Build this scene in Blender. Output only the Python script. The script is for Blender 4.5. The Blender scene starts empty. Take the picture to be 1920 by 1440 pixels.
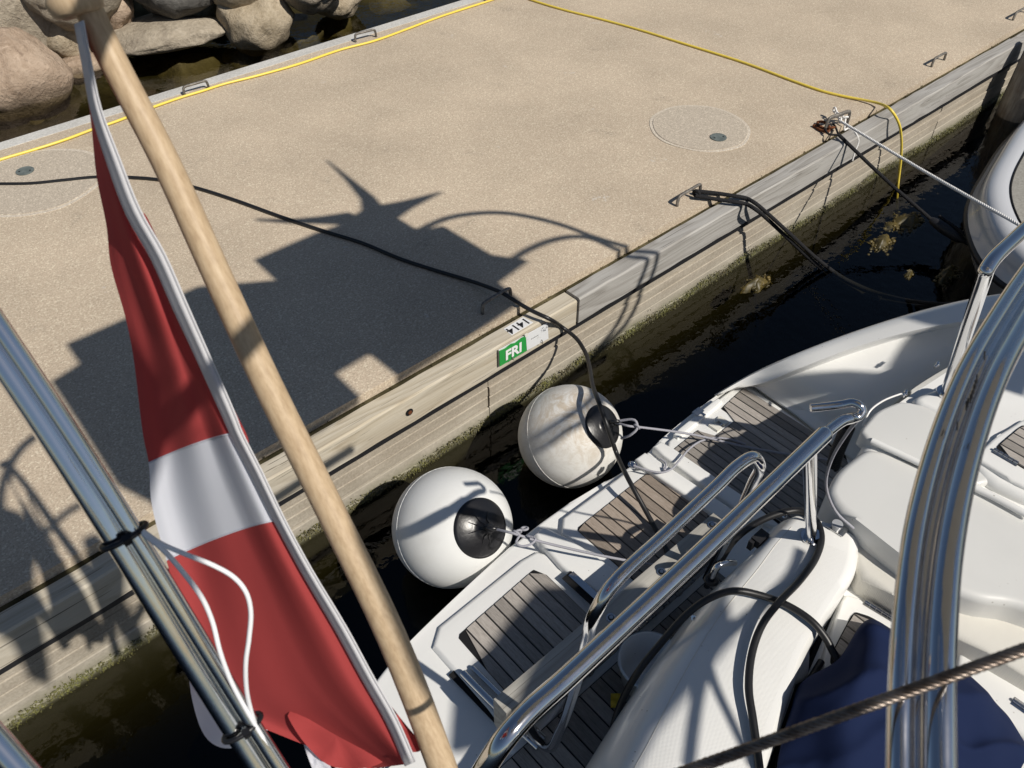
import bpy, bmesh, math, random
from mathutils import Vector, Matrix
random.seed(7)
S = bpy.context.scene
C = S.collection
# ------------------------------------------------------------------ camera, sky, sun, exposure
F = 1540.0                                                  # focal length in photo pixels (1920 wide)
HC = 3.0                                                    # camera height above the pier deck
def _n(v): return Vector(v).normalized()
_d = _n((10.0, -(F*F + 2436*10.0)/-1500.0, F))
_X = _n((2436.0, -1500.0, F)); _Z = -_d; _Y = _Z.cross(_X)
def w(v): return Vector((_X.dot(v), _Y.dot(v), _Z.dot(v)))  # camera-space direction (x right, y down, z forward) -> world
cam_d = bpy.data.cameras.new('camera'); cam = bpy.data.objects.new('camera', cam_d); C.objects.link(cam); S.camera = cam
right, down, fwd = w(Vector((1,0,0))), w(Vector((0,1,0))), w(Vector((0,0,1)))
cam.matrix_world = Matrix(((right.x, -down.x, -fwd.x, 0), (right.y, -down.y, -fwd.y, 0), (right.z, -down.z, -fwd.z, HC), (0,0,0,1)))
cam_d.sensor_fit = 'HORIZONTAL'; cam_d.sensor_width = 7.66; cam_d.lens = F/1920*7.66
cam_d.clip_start = 0.02; cam_d.clip_end = 1500
cam_d.dof.use_dof = True; cam_d.dof.focus_distance = 3.4; cam_d.dof.aperture_fstop = 2.4
LD = Vector((-0.14, 0.96, -1.0)).normalized()               # direction the sunlight travels
world = bpy.data.worlds.new('World'); S.world = world; world.use_nodes = True
nt = world.node_tree; bg = nt.nodes['Background']; sky = nt.nodes.new('ShaderNodeTexSky')
sky.sky_type = 'NISHITA'; sky.sun_disc = False
sky.sun_elevation = math.asin(-LD.z); sky.sun_rotation = math.atan2(-LD.x, -LD.y)
sky.air_density = 1.0; sky.dust_density = 0.6; sky.ozone_density = 1.2
nt.links.new(sky.outputs[0], bg.inputs[0]); bg.inputs[1].default_value = 0.05
sd = bpy.data.lights.new('sun', 'SUN'); sun = bpy.data.objects.new('sun', sd); C.objects.link(sun)
sun.rotation_euler = LD.to_track_quat('-Z', 'Y').to_euler(); sd.energy = 4.4; sd.angle = math.radians(0.53); sd.color = (1.0, 0.94, 0.85)
S.view_settings.view_transform = 'Standard'; S.view_settings.look = 'None'; S.view_settings.gamma = 1.0
S.view_settings.exposure = 0.0; S.view_settings.use_curve_mapping = False
try: S.cycles.max_bounces = 10; S.cycles.transparent_max_bounces = 12; S.cycles.caustics_reflective = False; S.cycles.caustics_refractive = False; S.cycles.sample_clamp_indirect = 6.0
except Exception: pass

# ------------------------------------------------------------------ measuring helpers: a photo pixel meets a real plane
def ray(px, py): return w(Vector((px-960.0, py-720.0, F)))
def at(px, py, z):
    r = ray(px, py); return Vector((0,0,HC)) + r*((z-HC)/r.z)
def aty(px, py, y):
    r = ray(px, py); return Vector((0,0,HC)) + r*(y/r.y)
def dp(px, py, dist): return Vector((0,0,HC)) + ray(px, py)*(dist/F)
def P(l): return [at(*p) if len(p) == 3 else aty(p[0], p[1], p[3]) for p in l]
def D(l): return [dp(*p) for p in l]

# ------------------------------------------------------------------ mesh helpers
class MB:
    def __init__(s): s.v=[]; s.f=[]; s.m=[]; s.smooth=[]
    def add(s, vs, fs, smooth=True, mi=0):
        o = len(s.v); s.v += [Vector(v) for v in vs]
        for f in fs: s.f.append([i+o for i in f]); s.m.append(mi); s.smooth.append(smooth)
        return s
    def box(s, a, b, smooth=False, mi=0):
        x0,y0,z0 = a; x1,y1,z1 = b
        return s.add([(x0,y0,z0),(x1,y0,z0),(x1,y1,z0),(x0,y1,z0),(x0,y0,z1),(x1,y0,z1),(x1,y1,z1),(x0,y1,z1)],
              [(0,3,2,1),(4,5,6,7),(0,1,5,4),(1,2,6,5),(2,3,7,6),(3,0,4,7)], smooth, mi)
    def tube(s, path, r, n=12, caps=True, mi=0, closed=False):
        pts = [Vector(p) for p in path]; N = len(pts)
        rs = r if isinstance(r, (list, tuple)) else [r]*N
        tang = []
        for i in range(N):
            a = pts[(i-1) % N] if (i or closed) else pts[0]; b = pts[(i+1) % N] if (i < N-1 or closed) else pts[-1]
            t = b-a; tang.append(t.normalized() if t.length > 1e-9 else Vector((0,0,1)))
        u = tang[0].orthogonal().normalized(); vs = []; 
        for i in range(N):
            t = tang[i]; u = (u - t*u.dot(t)); u = u.normalized() if u.length > 1e-6 else t.orthogonal().normalized(); v = t.cross(u)
            for k in range(n):
                a = 2*math.pi*k/n; vs.append(pts[i] + (u*math.cos(a)+v*math.sin(a))*rs[i])
        fs = []
        for i in range(N if closed else N-1):
            j = (i+1) % N
            for k in range(n): fs.append((i*n+k, i*n+(k+1)%n, j*n+(k+1)%n, j*n+k))
        s.add(vs, fs, True, mi)
        if caps and not closed:
            s.add(vs[:n], [tuple(reversed(range(n)))], False, mi); s.add(vs[-n:], [tuple(range(n))], False, mi)
        return s
    def ball(s, c, r, sub=2, mi=0, scale=(1,1,1)):
        bm = bmesh.new(); bmesh.ops.create_icosphere(bm, subdivisions=sub, radius=r)
        s.add([Vector(c)+Vector((v.co.x*scale[0], v.co.y*scale[1], v.co.z*scale[2])) for v in bm.verts], [[v.index for v in f.verts] for f in bm.faces], True, mi); bm.free(); return s
    def disc(s, c, nrm, r, h=.003, n=20, mi=0, r2=None):
        c = Vector(c); nrm = Vector(nrm).normalized(); return s.tube([c, c+nrm*h], [r, r2 or r], n, True, mi)
    def torus(s, c, nrm, R, r, n=24, k=8, mi=0, arc=None):
        c = Vector(c); nrm = Vector(nrm).normalized(); u = nrm.orthogonal().normalized(); v = nrm.cross(u)
        return s.tube([c+(u*math.cos(2*math.pi*i/n)+v*math.sin(2*math.pi*i/n))*R for i in range(n)], r, k, False, mi, True)
    def grid(s, rows, mi=0, smooth=True):
        n = len(rows[0]); vs = [p for r in rows for p in r]
        return s.add(vs, [(i*n+j, i*n+j+1, (i+1)*n+j+1, (i+1)*n+j) for i in range(len(rows)-1) for j in range(n-1)], smooth, mi)
def spline(pts, k=6):
    pts = [Vector(p) for p in pts]
    if len(pts) < 3: return pts
    out = []
    for i in range(len(pts)-1):
        p0 = pts[i-1] if i else pts[0]*2-pts[1]; p1 = pts[i]; p2 = pts[i+1]; p3 = pts[i+2] if i+2 < len(pts) else pts[-1]*2-pts[-2]
        d1 = max((p1-p0).length,1e-6)**.5; d2 = max((p2-p1).length,1e-6)**.5; d3 = max((p3-p2).length,1e-6)**.5   # centripetal
        m1 = (p2-p1 + ((p1-p0)/d1 - (p2-p0)/(d1+d2))*d2); m2 = (p2-p1 + ((p3-p2)/d3 - (p3-p1)/(d2+d3))*d2)
        for j in range(k):
            t = j/k; out.append(p1*(2*t**3-3*t*t+1) + m1*(t**3-2*t*t+t) + p2*(-2*t**3+3*t*t) + m2*(t**3-t*t))
    out.append(pts[-1]); return out
def loft(rows, ku=5, kv=5):
    rr = [spline(r, kv) for r in rows]
    cols = [spline([r[j] for r in rr], ku) for j in range(len(rr[0]))]
    return [[c[i] for c in cols] for i in range(len(cols[0]))]
def chaikin(poly, it=2, q=.25):
    for _ in range(it):
        out = []
        for i in range(len(poly)):
            a, b = poly[i], poly[(i+1) % len(poly)]; out += [a*(1-q)+b*q, a*q+b*(1-q)]
        poly = out
    return poly
def slab(poly, zb, bevel=0.0, seg=3, zt=None):
    """closed polygon of world points (its own top heights unless zt) extruded down to zb, top edge rounded"""
    bm = bmesh.new(); top = [bm.verts.new((p.x, p.y, p.z if zt is None else zt)) for p in poly]
    f = bm.faces.new(top); f.normal_update()
    if f.normal.z < 0: f.normal_flip()
    r = bmesh.ops.extrude_face_region(bm, geom=[f])
    low = [e for e in r['geom'] if isinstance(e, bmesh.types.BMVert)]
    # the extruded copy becomes the top; the originals go down
    for v in top: v.co.z = zb
    bm.faces.ensure_lookup_table()
    tf = [e for e in r['geom'] if isinstance(e, bmesh.types.BMFace)][0]
    if bevel > 0:
        bmesh.ops.bevel(bm, geom=list(tf.edges), offset=bevel, segments=seg, profile=.5, affect='EDGES', clamp_overlap=True)
    bmesh.ops.recalc_face_normals(bm, faces=bm.faces[:])
    bm.verts.index_update(); mb = MB(); mb.add([v.co.copy() for v in bm.verts], [[v.index for v in f.verts] for f in bm.faces], True); bm.free()
    mb.auto = True; return mb
def root_loc(o):
    L = Vector(o.location)
    while o.parent: o = o.parent; L += Vector(o.location)
    return L
def obj(name, mb, mat, parent=None, subdiv=0, solid=0, sharp=35, origin=None):
    base = root_loc(parent) if parent else Vector((0,0,0))
    org = Vector(origin) if origin is not None else Vector((0,0,0))
    me = bpy.data.meshes.new(name); me.from_pydata([v-base-(org if parent is None else Vector((0,0,0))) for v in mb.v], [], mb.f)
    mats = mat if isinstance(mat, (list, tuple)) else [mat]
    for m in mats: me.materials.append(m)
    me.polygons.foreach_set('use_smooth', mb.smooth); me.polygons.foreach_set('material_index', mb.m)
    if getattr(mb, 'auto', False): me.set_sharp_from_angle(angle=math.radians(sharp))
    me.update(); o = bpy.data.objects.new(name, me); C.objects.link(o)
    if parent: o.parent = parent
    elif origin is not None: o.location = org
    if solid: m = o.modifiers.new('thickness', 'SOLIDIFY'); m.thickness = solid; m.offset = 0
    if subdiv: m = o.modifiers.new('smooth', 'SUBSURF'); m.levels = m.render_levels = subdiv
    return o
def tag(o, label=None, cat=None, group=None, kind=None):
    if label: o['label'] = label
    if cat: o['category'] = cat
    if group: o['group'] = group
    if kind: o['kind'] = kind
    return o
def empty(name, loc, label=None, cat=None, group=None, kind=None):
    o = bpy.data.objects.new(name, None); o.empty_display_size = .05; C.objects.link(o); o.location = loc
    return tag(o, label, cat, group, kind)

# ------------------------------------------------------------------ materials
class Mat:
    def __init__(s, name, col=(.5,.5,.5), rough=.6, metal=0.0, spec=.5):
        s.m = bpy.data.materials.new(name); s.m.use_nodes = True; s.t = s.m.node_tree; s.b = s.t.nodes['Principled BSDF']
        s.set('Base Color', (*col, 1)); s.set('Roughness', rough); s.set('Metallic', metal); s.set('Specular IOR Level', spec)
        s.tc = s.t.nodes.new('ShaderNodeTexCoord'); s.vec = s.tc.outputs['Object']
    def set(s, k, v): s.b.inputs[k].default_value = v
    def link(s, a, b): s.t.links.new(a, b)
    def node(s, k, **kw):
        n = s.t.nodes.new(k)
        for a, b in kw.items(): setattr(n, a, b)
        return n
    def mapping(s, scale=(1,1,1), rot=(0,0,0), src=None):
        n = s.node('ShaderNodeMapping'); n.inputs['Scale'].default_value = scale; n.inputs['Rotation'].default_value = rot; s.link(src or s.vec, n.inputs['Vector']); return n.outputs[0]
    def noise(s, scale, detail=3, rough=.55, vec=None, dist=0, col=False):
        n = s.node('ShaderNodeTexNoise'); n.inputs['Scale'].default_value = scale; n.inputs['Detail'].default_value = detail; n.inputs['Roughness'].default_value = rough; n.inputs['Distortion'].default_value = dist
        s.link(vec or s.vec, n.inputs['Vector']); return n.outputs['Color' if col else 'Fac']
    def voro(s, scale, vec=None, out='Distance', feature='F1'):
        n = s.node('ShaderNodeTexVoronoi', feature=feature); n.inputs['Scale'].default_value = scale; s.link(vec or s.vec, n.inputs['Vector']); return n.outputs[out]
    def wave(s, scale, dist=0, detail=2, vec=None, axis='X', kind='BANDS', dscale=1.0):
        n = s.node('ShaderNodeTexWave', wave_type=kind)
        if kind == 'BANDS': n.bands_direction = axis
        else: n.rings_direction = axis
        n.inputs['Scale'].default_value = scale; n.inputs['Distortion'].default_value = dist; n.inputs['Detail'].default_value = detail; n.inputs['Detail Scale'].default_value = dscale
        s.link(vec or s.vec, n.inputs['Vector']); return n.outputs['Fac']
    def ramp(s, fac, stops, interp='LINEAR'):
        n = s.node('ShaderNodeValToRGB'); r = n.color_ramp; r.interpolation = interp
        while len(r.elements) < len(stops): r.elements.new(.5)
        for e, (p, c) in zip(r.elements, stops): e.position = p; e.color = (*c, 1) if not isinstance(c, (int, float)) else (c, c, c, 1)
        s.link(fac, n.inputs[0]); return n.outputs[0]
    def mix(s, fac, a, b, blend='MIX'):
        n = s.node('ShaderNodeMix', data_type='RGBA', blend_type=blend)
        for k, v in ((0, fac), (6, a), (7, b)):
            if hasattr(v, 'is_output'): s.link(v, n.inputs[k])
            elif isinstance(v, (int, float)): n.inputs[k].default_value = v if k == 0 else (v,v,v,1)
            else: n.inputs[k].default_value = (*v, 1)
        return n.outputs[2]
    def math(s, op, a, b=0.0):
        n = s.node('ShaderNodeMath', operation=op)
        for k, v in ((0, a), (1, b)):
            if hasattr(v, 'is_output'): s.link(v, n.inputs[k])
            else: n.inputs[k].default_value = v
        return n.outputs[0]
    def sep(s, ax, src=None):
        n = s.node('ShaderNodeSeparateXYZ'); s.link(src or s.vec, n.inputs[0]); return n.outputs[ax]
    def rand(s): return s.node('ShaderNodeObjectInfo').outputs['Random']
    def color(s, c): s.link(c, s.b.inputs['Base Color']); return s
    def roughness(s, c): s.link(c, s.b.inputs['Roughness']); return s
    def bump(s, h, strength=.3, dist=.01):
        n = s.node('ShaderNodeBump'); n.inputs['Strength'].default_value = strength; n.inputs['Distance'].default_value = dist; s.link(h, n.inputs['Height']); s.link(n.outputs[0], s.b.inputs['Normal']); return s

def concrete_deck(name, a, b, c, patches=True):
    m = Mat(name, rough=.9, spec=.25)
    g = m.noise(95, 4, .8); g2 = m.voro(115, out='Color')
    base = m.ramp(g, [(.30, a), (.5, b), (.72, c)])
    v = m.node('ShaderNodeSeparateColor'); m.link(g2, v.inputs[0])
    base = m.mix(.3, base, m.ramp(v.outputs[0], [(0, [x*.52 for x in b]), (.25, [x*.9 for x in b]), (.75, b), (1, [min(1, x*1.6) for x in c])]))
    dark = m.ramp(m.voro(24), [(.0, 1), (.035, 1), (.06, 0)]); dk = m.math('MULTIPLY', dark, m.ramp(m.noise(11, 1), [(.5, 0), (.56, 1)]))
    base = m.mix(dk, base, (.06,.05,.045))
    if patches:
        big = m.ramp(m.noise(1.1, 4, .6), [(.3, .86), (.65, 1.05)]); base = m.mix(1.0, base, big, 'MULTIPLY')
        st = m.math('MULTIPLY', m.ramp(m.noise(2.6, 3, .6, dist=.4), [(.63, 0), (.76, 1)]), m.ramp(m.noise(40, 2), [(.4, 0), (.62, 1)])); base = m.mix(m.math('MULTIPLY', st, .4), base, (.13,.115,.1))
        wt = m.math('MULTIPLY', m.ramp(m.noise(3.1, 2, .5), [(.70, 0), (.73, 1)]), m.ramp(m.noise(28, 2), [(.55, 0), (.6, 1)])); base = m.mix(m.math('MULTIPLY', wt, .6), base, (.6,.57,.52))
    m.color(base).bump(m.mix(.5, g, v.outputs[1]), .35, .006); return m.m
M = {}
M['deck'] = concrete_deck('exposed aggregate concrete', (.275,.224,.168), (.535,.44,.332), (.69,.59,.465))
M['patch'] = concrete_deck('grey repair concrete', (.265,.228,.18), (.485,.42,.338), (.63,.56,.46), False)
M['patch_rim'] = concrete_deck('pale concrete rim', (.36,.31,.245), (.58,.51,.42), (.72,.65,.55), False)
def wood_beam(name, cols, contrast=1.0, gray=.0):
    m = Mat(name, rough=.82, spec=.2)
    v = m.mapping((.55, 7, 7)); wv = m.wave(2.1, 9, 3, v, 'Y', dscale=.55); n1 = m.noise(9, 5, .7, m.mapping((.45, 34, 34)))
    wv2 = m.wave(1.6, 12, 3, m.mapping((.8, 9, 9)), 'Z', dscale=.5)
    wv = m.mix(.5, wv, wv2)
    cn = m.noise(1.0, 1.5, .4, m.mapping((.42, 4.2, 4.2)), dist=.15); wv3 = m.math('FRACT', m.math('MULTIPLY', cn, 13.0)); wv3 = m.ramp(wv3, [(0, 0), (.55, .75), (.82, 1), (1, 0)])
    wv = m.mix(.65, wv, wv3)
    c = m.ramp(wv, [(0.1, cols[0]), (.45, cols[1]), (.8, cols[2])])
    c = m.mix(.5, c, m.ramp(n1, [(.3, cols[0]), (.5, cols[1]), (.75, cols[2])]))
    big = m.ramp(m.noise(1.7, 3, .55, m.mapping((.6,3,3))), [(.35, 0), (.7, 1)])
    c = m.mix(m.math('MULTIPLY', big, .55), c, cols[3])
    crack = m.ramp(m.noise(6, 2, .5, m.mapping((.28, 26, 26))), [(.30, 1), (.345, 0)])
    c = m.mix(m.math('MULTIPLY', crack, .75), c, (.055,.045,.035))
    # knots
    kd = m.voro(2.3, m.mapping((.62, 2.0, 2.0)), 'Distance'); kn = m.ramp(kd, [(.035, 1), (.075, 0)])
    c = m.mix(m.math('MULTIPLY', kn, .6), c, (.12,.075,.04))
    m.color(c).bump(m.mix(.5, wv, n1), .3, .004); return m.m
M['beam_grey'] = wood_beam('weathered grey timber', [(.19,.175,.155), (.34,.325,.30), (.47,.46,.435), (.39,.375,.355)])
M['beam_tan'] = wood_beam('newer tan timber', [(.32,.26,.18), (.49,.43,.325), (.61,.555,.455), (.48,.455,.40)])
def wall_mat():
    m = Mat('board formed concrete', rough=.9, spec=.2)
    n = m.noise(2.2, 5, .65); n2 = m.noise(70, 3, .6); st = m.noise(3.0, 4, .6, m.mapping((.45, 1, 7)))
    c = m.ramp(n, [(.3, (.31,.265,.205)), (.55, (.44,.39,.315)), (.75, (.52,.475,.39))])
    c = m.mix(.35, c, m.ramp(n2, [(.3, (.16,.13,.10)), (.7, (.52,.47,.39))]))
    c = m.mix(m.math('MULTIPLY', m.ramp(st, [(.45, 0), (.75, 1)]), .5), c, (.24,.215,.165))
    z = m.sep(2); wet = m.ramp(m.math('ADD', z, m.math('MULTIPLY', m.noise(5, 4, .6), .10)), [(0, 0), (1, 1)])
    zz = m.node('ShaderNodeMapRange'); m.link(m.math('ADD', z, m.math('MULTIPLY', m.noise(6, 4, .7), .12)), zz.inputs[0]); zz.inputs[1].default_value = -.56; zz.inputs[2].default_value = -.47
    c = m.mix(zz.outputs[0], (.135,.13,.06), c)
    zl = m.node('ShaderNodeMapRange'); m.link(m.math('ADD', z, m.math('MULTIPLY', m.noise(4, 4, .7), .05)), zl.inputs[0]); zl.inputs[1].default_value = -.40; zl.inputs[2].default_value = -.50
    c = m.mix(m.math('MULTIPLY', zl.outputs[0], .25), c, (.55,.53,.46))
    zu = m.node('ShaderNodeMapRange'); m.link(z, zu.inputs[0]); zu.inputs[1].default_value = -.60; zu.inputs[2].default_value = -.66
    c = m.mix(zu.outputs[0], c, (.035,.032,.018))
    m.color(c).bump(m.mix(.6, n2, m.noise(14, 4)), .4, .008); return m.m
M['wall'] = wall_mat()
m = Mat('pale kerb concrete', rough=.85, spec=.2); m.color(m.mix(.5, m.ramp(m.noise(3, 4), [(.3, (.42,.41,.38)), (.7, (.66,.65,.62))]), m.ramp(m.noise(60, 3), [(.3, (.35,.34,.31)), (.7, (.7,.69,.66))]))).bump(m.noise(60), .2, .004); M['kerb'] = m.m
def algae_mat():
    m = Mat('wet algae', rough=.35, spec=.6); n = m.noise(45, 4, .7); n2 = m.noise(6, 3)
    m.color(m.mix(m.ramp(n2, [(.35, 0), (.65, 1)]), m.ramp(n, [(.3, (.035,.036,.012)), (.55, (.14,.14,.035)), (.75, (.30,.29,.09))]), m.ramp(n, [(.3, (.03,.026,.012)), (.7, (.12,.10,.04))]))).bump(n, .8, .02); return m.m
M['algae'] = algae_mat()
def water_mat():
    m = Mat('harbour water'); t = m.t; out = t.nodes['Material Output']; t.nodes.remove(m.b)
    tr = m.node('ShaderNodeBsdfTransparent'); tr.inputs[0].default_value = (.93,.93,.90,1)
    va = m.node('ShaderNodeVolumeAbsorption'); va.inputs[0].default_value = (.45,.42,.10,1); va.inputs[1].default_value = 2.6; m.link(va.outputs[0], out.inputs[1])
    gl = m.node('ShaderNodeBsdfGlossy'); gl.inputs['Roughness'].default_value = .01; gl.inputs[0].default_value = (1,1,1,1)
    fr = m.node('ShaderNodeFresnel'); fr.inputs[0].default_value = 1.34
    h = m.mix(.4, m.noise(2.4, 3, .5, dist=.5), m.noise(14, 2, .5)); b = m.node('ShaderNodeBump'); b.inputs['Strength'].default_value = .22; b.inputs['Distance'].default_value = .03
    m.link(h, b.inputs['Height']); m.link(b.outputs[0], gl.inputs['Normal']); m.link(b.outputs[0], fr.inputs['Normal'])
    mx = m.node('ShaderNodeMixShader'); m.link(fr.outputs[0], mx.inputs[0]); m.link(tr.outputs[0], mx.inputs[1]); m.link(gl.outputs[0], mx.inputs[2]); m.link(mx.outputs[0], out.inputs[0]); return m.m
M['water'] = water_mat()
m = Mat('silty sea floor', rough=1, spec=.1); n = m.noise(3, 6, .7); n2 = m.voro(4.5)
m.color(m.mix(.5, m.ramp(n, [(.3, (.03,.026,.012)), (.55, (.10,.085,.045)), (.75, (.17,.145,.08))]), m.ramp(n2, [(.1, (.15,.13,.075)), (.5, (.03,.028,.015))]))).bump(n, .8, .06); M['seabed'] = m.m
def gel(name, col, rough=.28, nonskid=0):
    m = Mat(name, col, rough, spec=.45); n = m.noise(3.5, 4, .6)
    g0 = m.mix(m.math('MULTIPLY', m.ramp(n, [(.5, 0), (.8, 1)]), .16), col, tuple(c*.72 for c in col)); sp = m.math('MULTIPLY', m.ramp(m.voro(26), [(.0, 1), (.05, 1), (.085, 0)]), m.ramp(m.noise(5, 2), [(.55, 0), (.62, .75)]))
    m.color(m.mix(sp, g0, (.22,.19,.15)))
    m.set('Coat Weight', .5); m.set('Coat Roughness', .07)
    dirt = m.ramp(m.noise(38, 2, .5), [(.70, 0), (.76, 1)]); 
    if nonskid:
        w1 = m.wave(nonskid, 0, 0, m.mapping((1,1,1),(0,0,.8)), 'X'); w2 = m.wave(nonskid, 0, 0, m.mapping((1,1,1),(0,0,.8)), 'Y')
        m.bump(m.math('MULTIPLY', w1, w2), .45, .0025); m.set('Roughness', .5); m.set('Coat Weight', 0)
    else: m.bump(m.noise(9, 2), .02, .01)
    return m.m
M['gel'] = gel('white gelcoat', (.80,.80,.78)); M['nonskid'] = gel('white nonskid gelcoat', (.78,.78,.76), .5, 75)
M['cream'] = gel('cream vinyl cushion', (.66,.66,.64), .4); M['hull'] = gel('white hull', (.77,.78,.78), .18)
M['bone'] = gel('bone nonskid', (.70,.68,.62), .5, 75)
def teak(name, cols, spread=.35):
    m = Mat(name, rough=.8, spec=.2); n = m.noise(16, 5, .7, m.mapping((9, .7, 9))); n2 = m.noise(90, 3, .6, m.mapping((3,.5,3)))
    c = m.ramp(n, [(.28, cols[0]), (.52, cols[1]), (.78, cols[2])]); c = m.mix(.4, c, m.ramp(n2, [(.3, cols[0]), (.75, cols[2])]))
    r = m.ramp(m.rand(), [(0, 1-spread), (1, 1+spread*.6)]); c = m.mix(1.0, c, r, 'MULTIPLY')
    m.color(c).bump(m.mix(.5, n, n2), .3, .003); return m.m
M['teak_grey'] = teak('silvered teak', [(.22,.20,.18), (.36,.33,.30), (.49,.455,.42)]); M['teak_brown'] = teak('brown teak', [(.21,.17,.135), (.35,.29,.24), (.47,.405,.345)])
m = Mat('black caulk', (.012,.012,.013), .7, spec=.2); M['caulk'] = m.m
m = Mat('black rubber', (.016,.016,.018), .5); m.bump(m.noise(60, 3), .15, .004); M['rubber'] = m.m
m = Mat('black cable', (.013,.013,.014), .42); M['cable'] = m.m
m = Mat('black braided rope', (.02,.02,.022), .85, spec=.2); m.bump(m.voro(160), .8, .006); M['rope_black'] = m.m
m = Mat('white laid rope', (.82,.81,.79), .85, spec=.2); M['rope_white'] = m.m
m = Mat('grey cord', (.36,.36,.40), .85, spec=.2); m.bump(m.voro(300), .6, .003); M['cord_grey'] = m.m
m = Mat('white cord', (.80,.81,.83), .7, spec=.3); M['cord_white'] = m.m
m = Mat('yellow hose', (.74,.55,.055), .38); m.color(m.mix(m.ramp(m.noise(6, 3), [(.45, 0), (.75, .5)]), (.80,.62,.09), (.70,.55,.15))); M['hose'] = m.m
def steel(name, rough, col=(.74,.74,.75)):
    m = Mat(name, col, rough, 1.0); n = m.noise(26, 3, .6); m.roughness(m.ramp(n, [(.3, rough*.75), (.75, rough*1.7)])); m.bump(m.noise(180, 2), .03, .001); return m.m
M['steel'] = steel('polished stainless', .085); M['steel_dull'] = steel('dull stainless', .26, (.62,.62,.62))
m = Mat('galvanised iron', (.17,.155,.14), .62, .55); m.color(m.ramp(m.noise(45, 4), [(.35, (.10,.09,.08)), (.65, (.26,.24,.215))])).bump(m.noise(80), .3, .003); M['iron'] = m.m
m = Mat('rusty iron', rough=.9, spec=.2); m.color(m.ramp(m.noise(50, 5, .7), [(.3, (.045,.018,.01)), (.55, (.17,.06,.025)), (.8, (.30,.13,.06))])).bump(m.noise(90, 4), .8, .006); M['rust'] = m.m
m = Mat('turned ash pole', rough=.5, spec=.35); n = m.noise(9, 5, .65, m.mapping((26, 9, 2.2))); m.color(m.mix(m.math('MULTIPLY', m.ramp(m.voro(16, m.mapping((3,3,1))), [(.03, 1), (.07, 0)]), .15), m.ramp(n, [(.28, (.38,.27,.165)), (.55, (.50,.375,.24)), (.8, (.58,.455,.305))]), (.20,.12,.07))).bump(n, .12, .002); M['pole'] = m.m
def cloth(name, col, trans=.25):
    m = Mat(name, col, .85, spec=.15); t = m.t; out = t.nodes['Material Output']
    tl = m.node('ShaderNodeBsdfTranslucent'); tl.inputs[0].default_value = (*col, 1)
    mx = m.node('ShaderNodeMixShader'); mx.inputs[0].default_value = trans; m.link(m.b.outputs[0], mx.inputs[1]); m.link(tl.outputs[0], mx.inputs[2]); m.link(mx.outputs[0], out.inputs[0])
    wv = m.mix(.5, m.wave(420, 0, 0, None, 'X'), m.wave(420, 0, 0, None, 'Z')); m.bump(m.mix(.7, wv, m.noise(12, 4)), .10, .004); return m.m
M['flag_red'] = cloth('red bunting', (.45,.07,.07), .35); M['flag_white'] = cloth('white bunting', (.72,.745,.82), .35); M['sleeve'] = cloth('white hoist tape', (.82,.82,.84), .4)
m = Mat('navy acrylic canvas', (.009,.017,.055), .9, spec=.15); m.bump(m.mix(.5, m.noise(300, 2), m.noise(7, 4)), .25, .006); M['navy'] = m.m
m = Mat('off white vinyl', rough=.42, spec=.4)
n = m.noise(3.2, 4, .6); m.color(m.mix(m.math('MULTIPLY', m.ramp(n, [(.5, 0), (.75, 1)]), .4), (.74,.745,.73), (.55,.535,.49))); M['fender_clean'] = m.m
m = Mat('soiled white vinyl', rough=.5, spec=.35); n = m.noise(4.2, 4, .65, dist=1.2)
fd = m.node('ShaderNodeVectorMath', operation='DISTANCE'); m.link(m.vec, fd.inputs[0]); fd.inputs[1].default_value = (-.04,-.06,.54)
streak = m.noise(7, 5, .75, m.mapping((1,1,1), (.4,.2,0)), dist=3.2); fine = m.noise(42, 4, .7, dist=2.0)
c = m.mix(m.math('MULTIPLY', m.ramp(n, [(.38, 0), (.62, 1)]), .6), (.76,.755,.73), (.62,.605,.565))
c = m.mix(m.math('MULTIPLY', m.math('MULTIPLY', m.ramp(streak, [(.44, 0), (.62, 1)]), m.ramp(fine, [(.35, .2), (.65, 1)])), .22), c, (.30,.265,.20))
near = m.ramp(m.math('ADD', fd.outputs['Value'], m.math('MULTIPLY', m.noise(6, 4, .65, dist=1), .28)), [(.24, 1), (.44, 0)])
og = m.math('MULTIPLY', near, m.ramp(streak, [(.38, .1), (.56, 1)])); c = m.mix(m.math('MULTIPLY', og, .5), c, (.40,.27,.12)); m.color(c).bump(fine, .1, .003); M['fender_dirty'] = m.m
m = Mat('black end cap', (.011,.011,.013), .33); m.bump(m.noise(30, 3), .2, .006); M['cap'] = m.m
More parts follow.
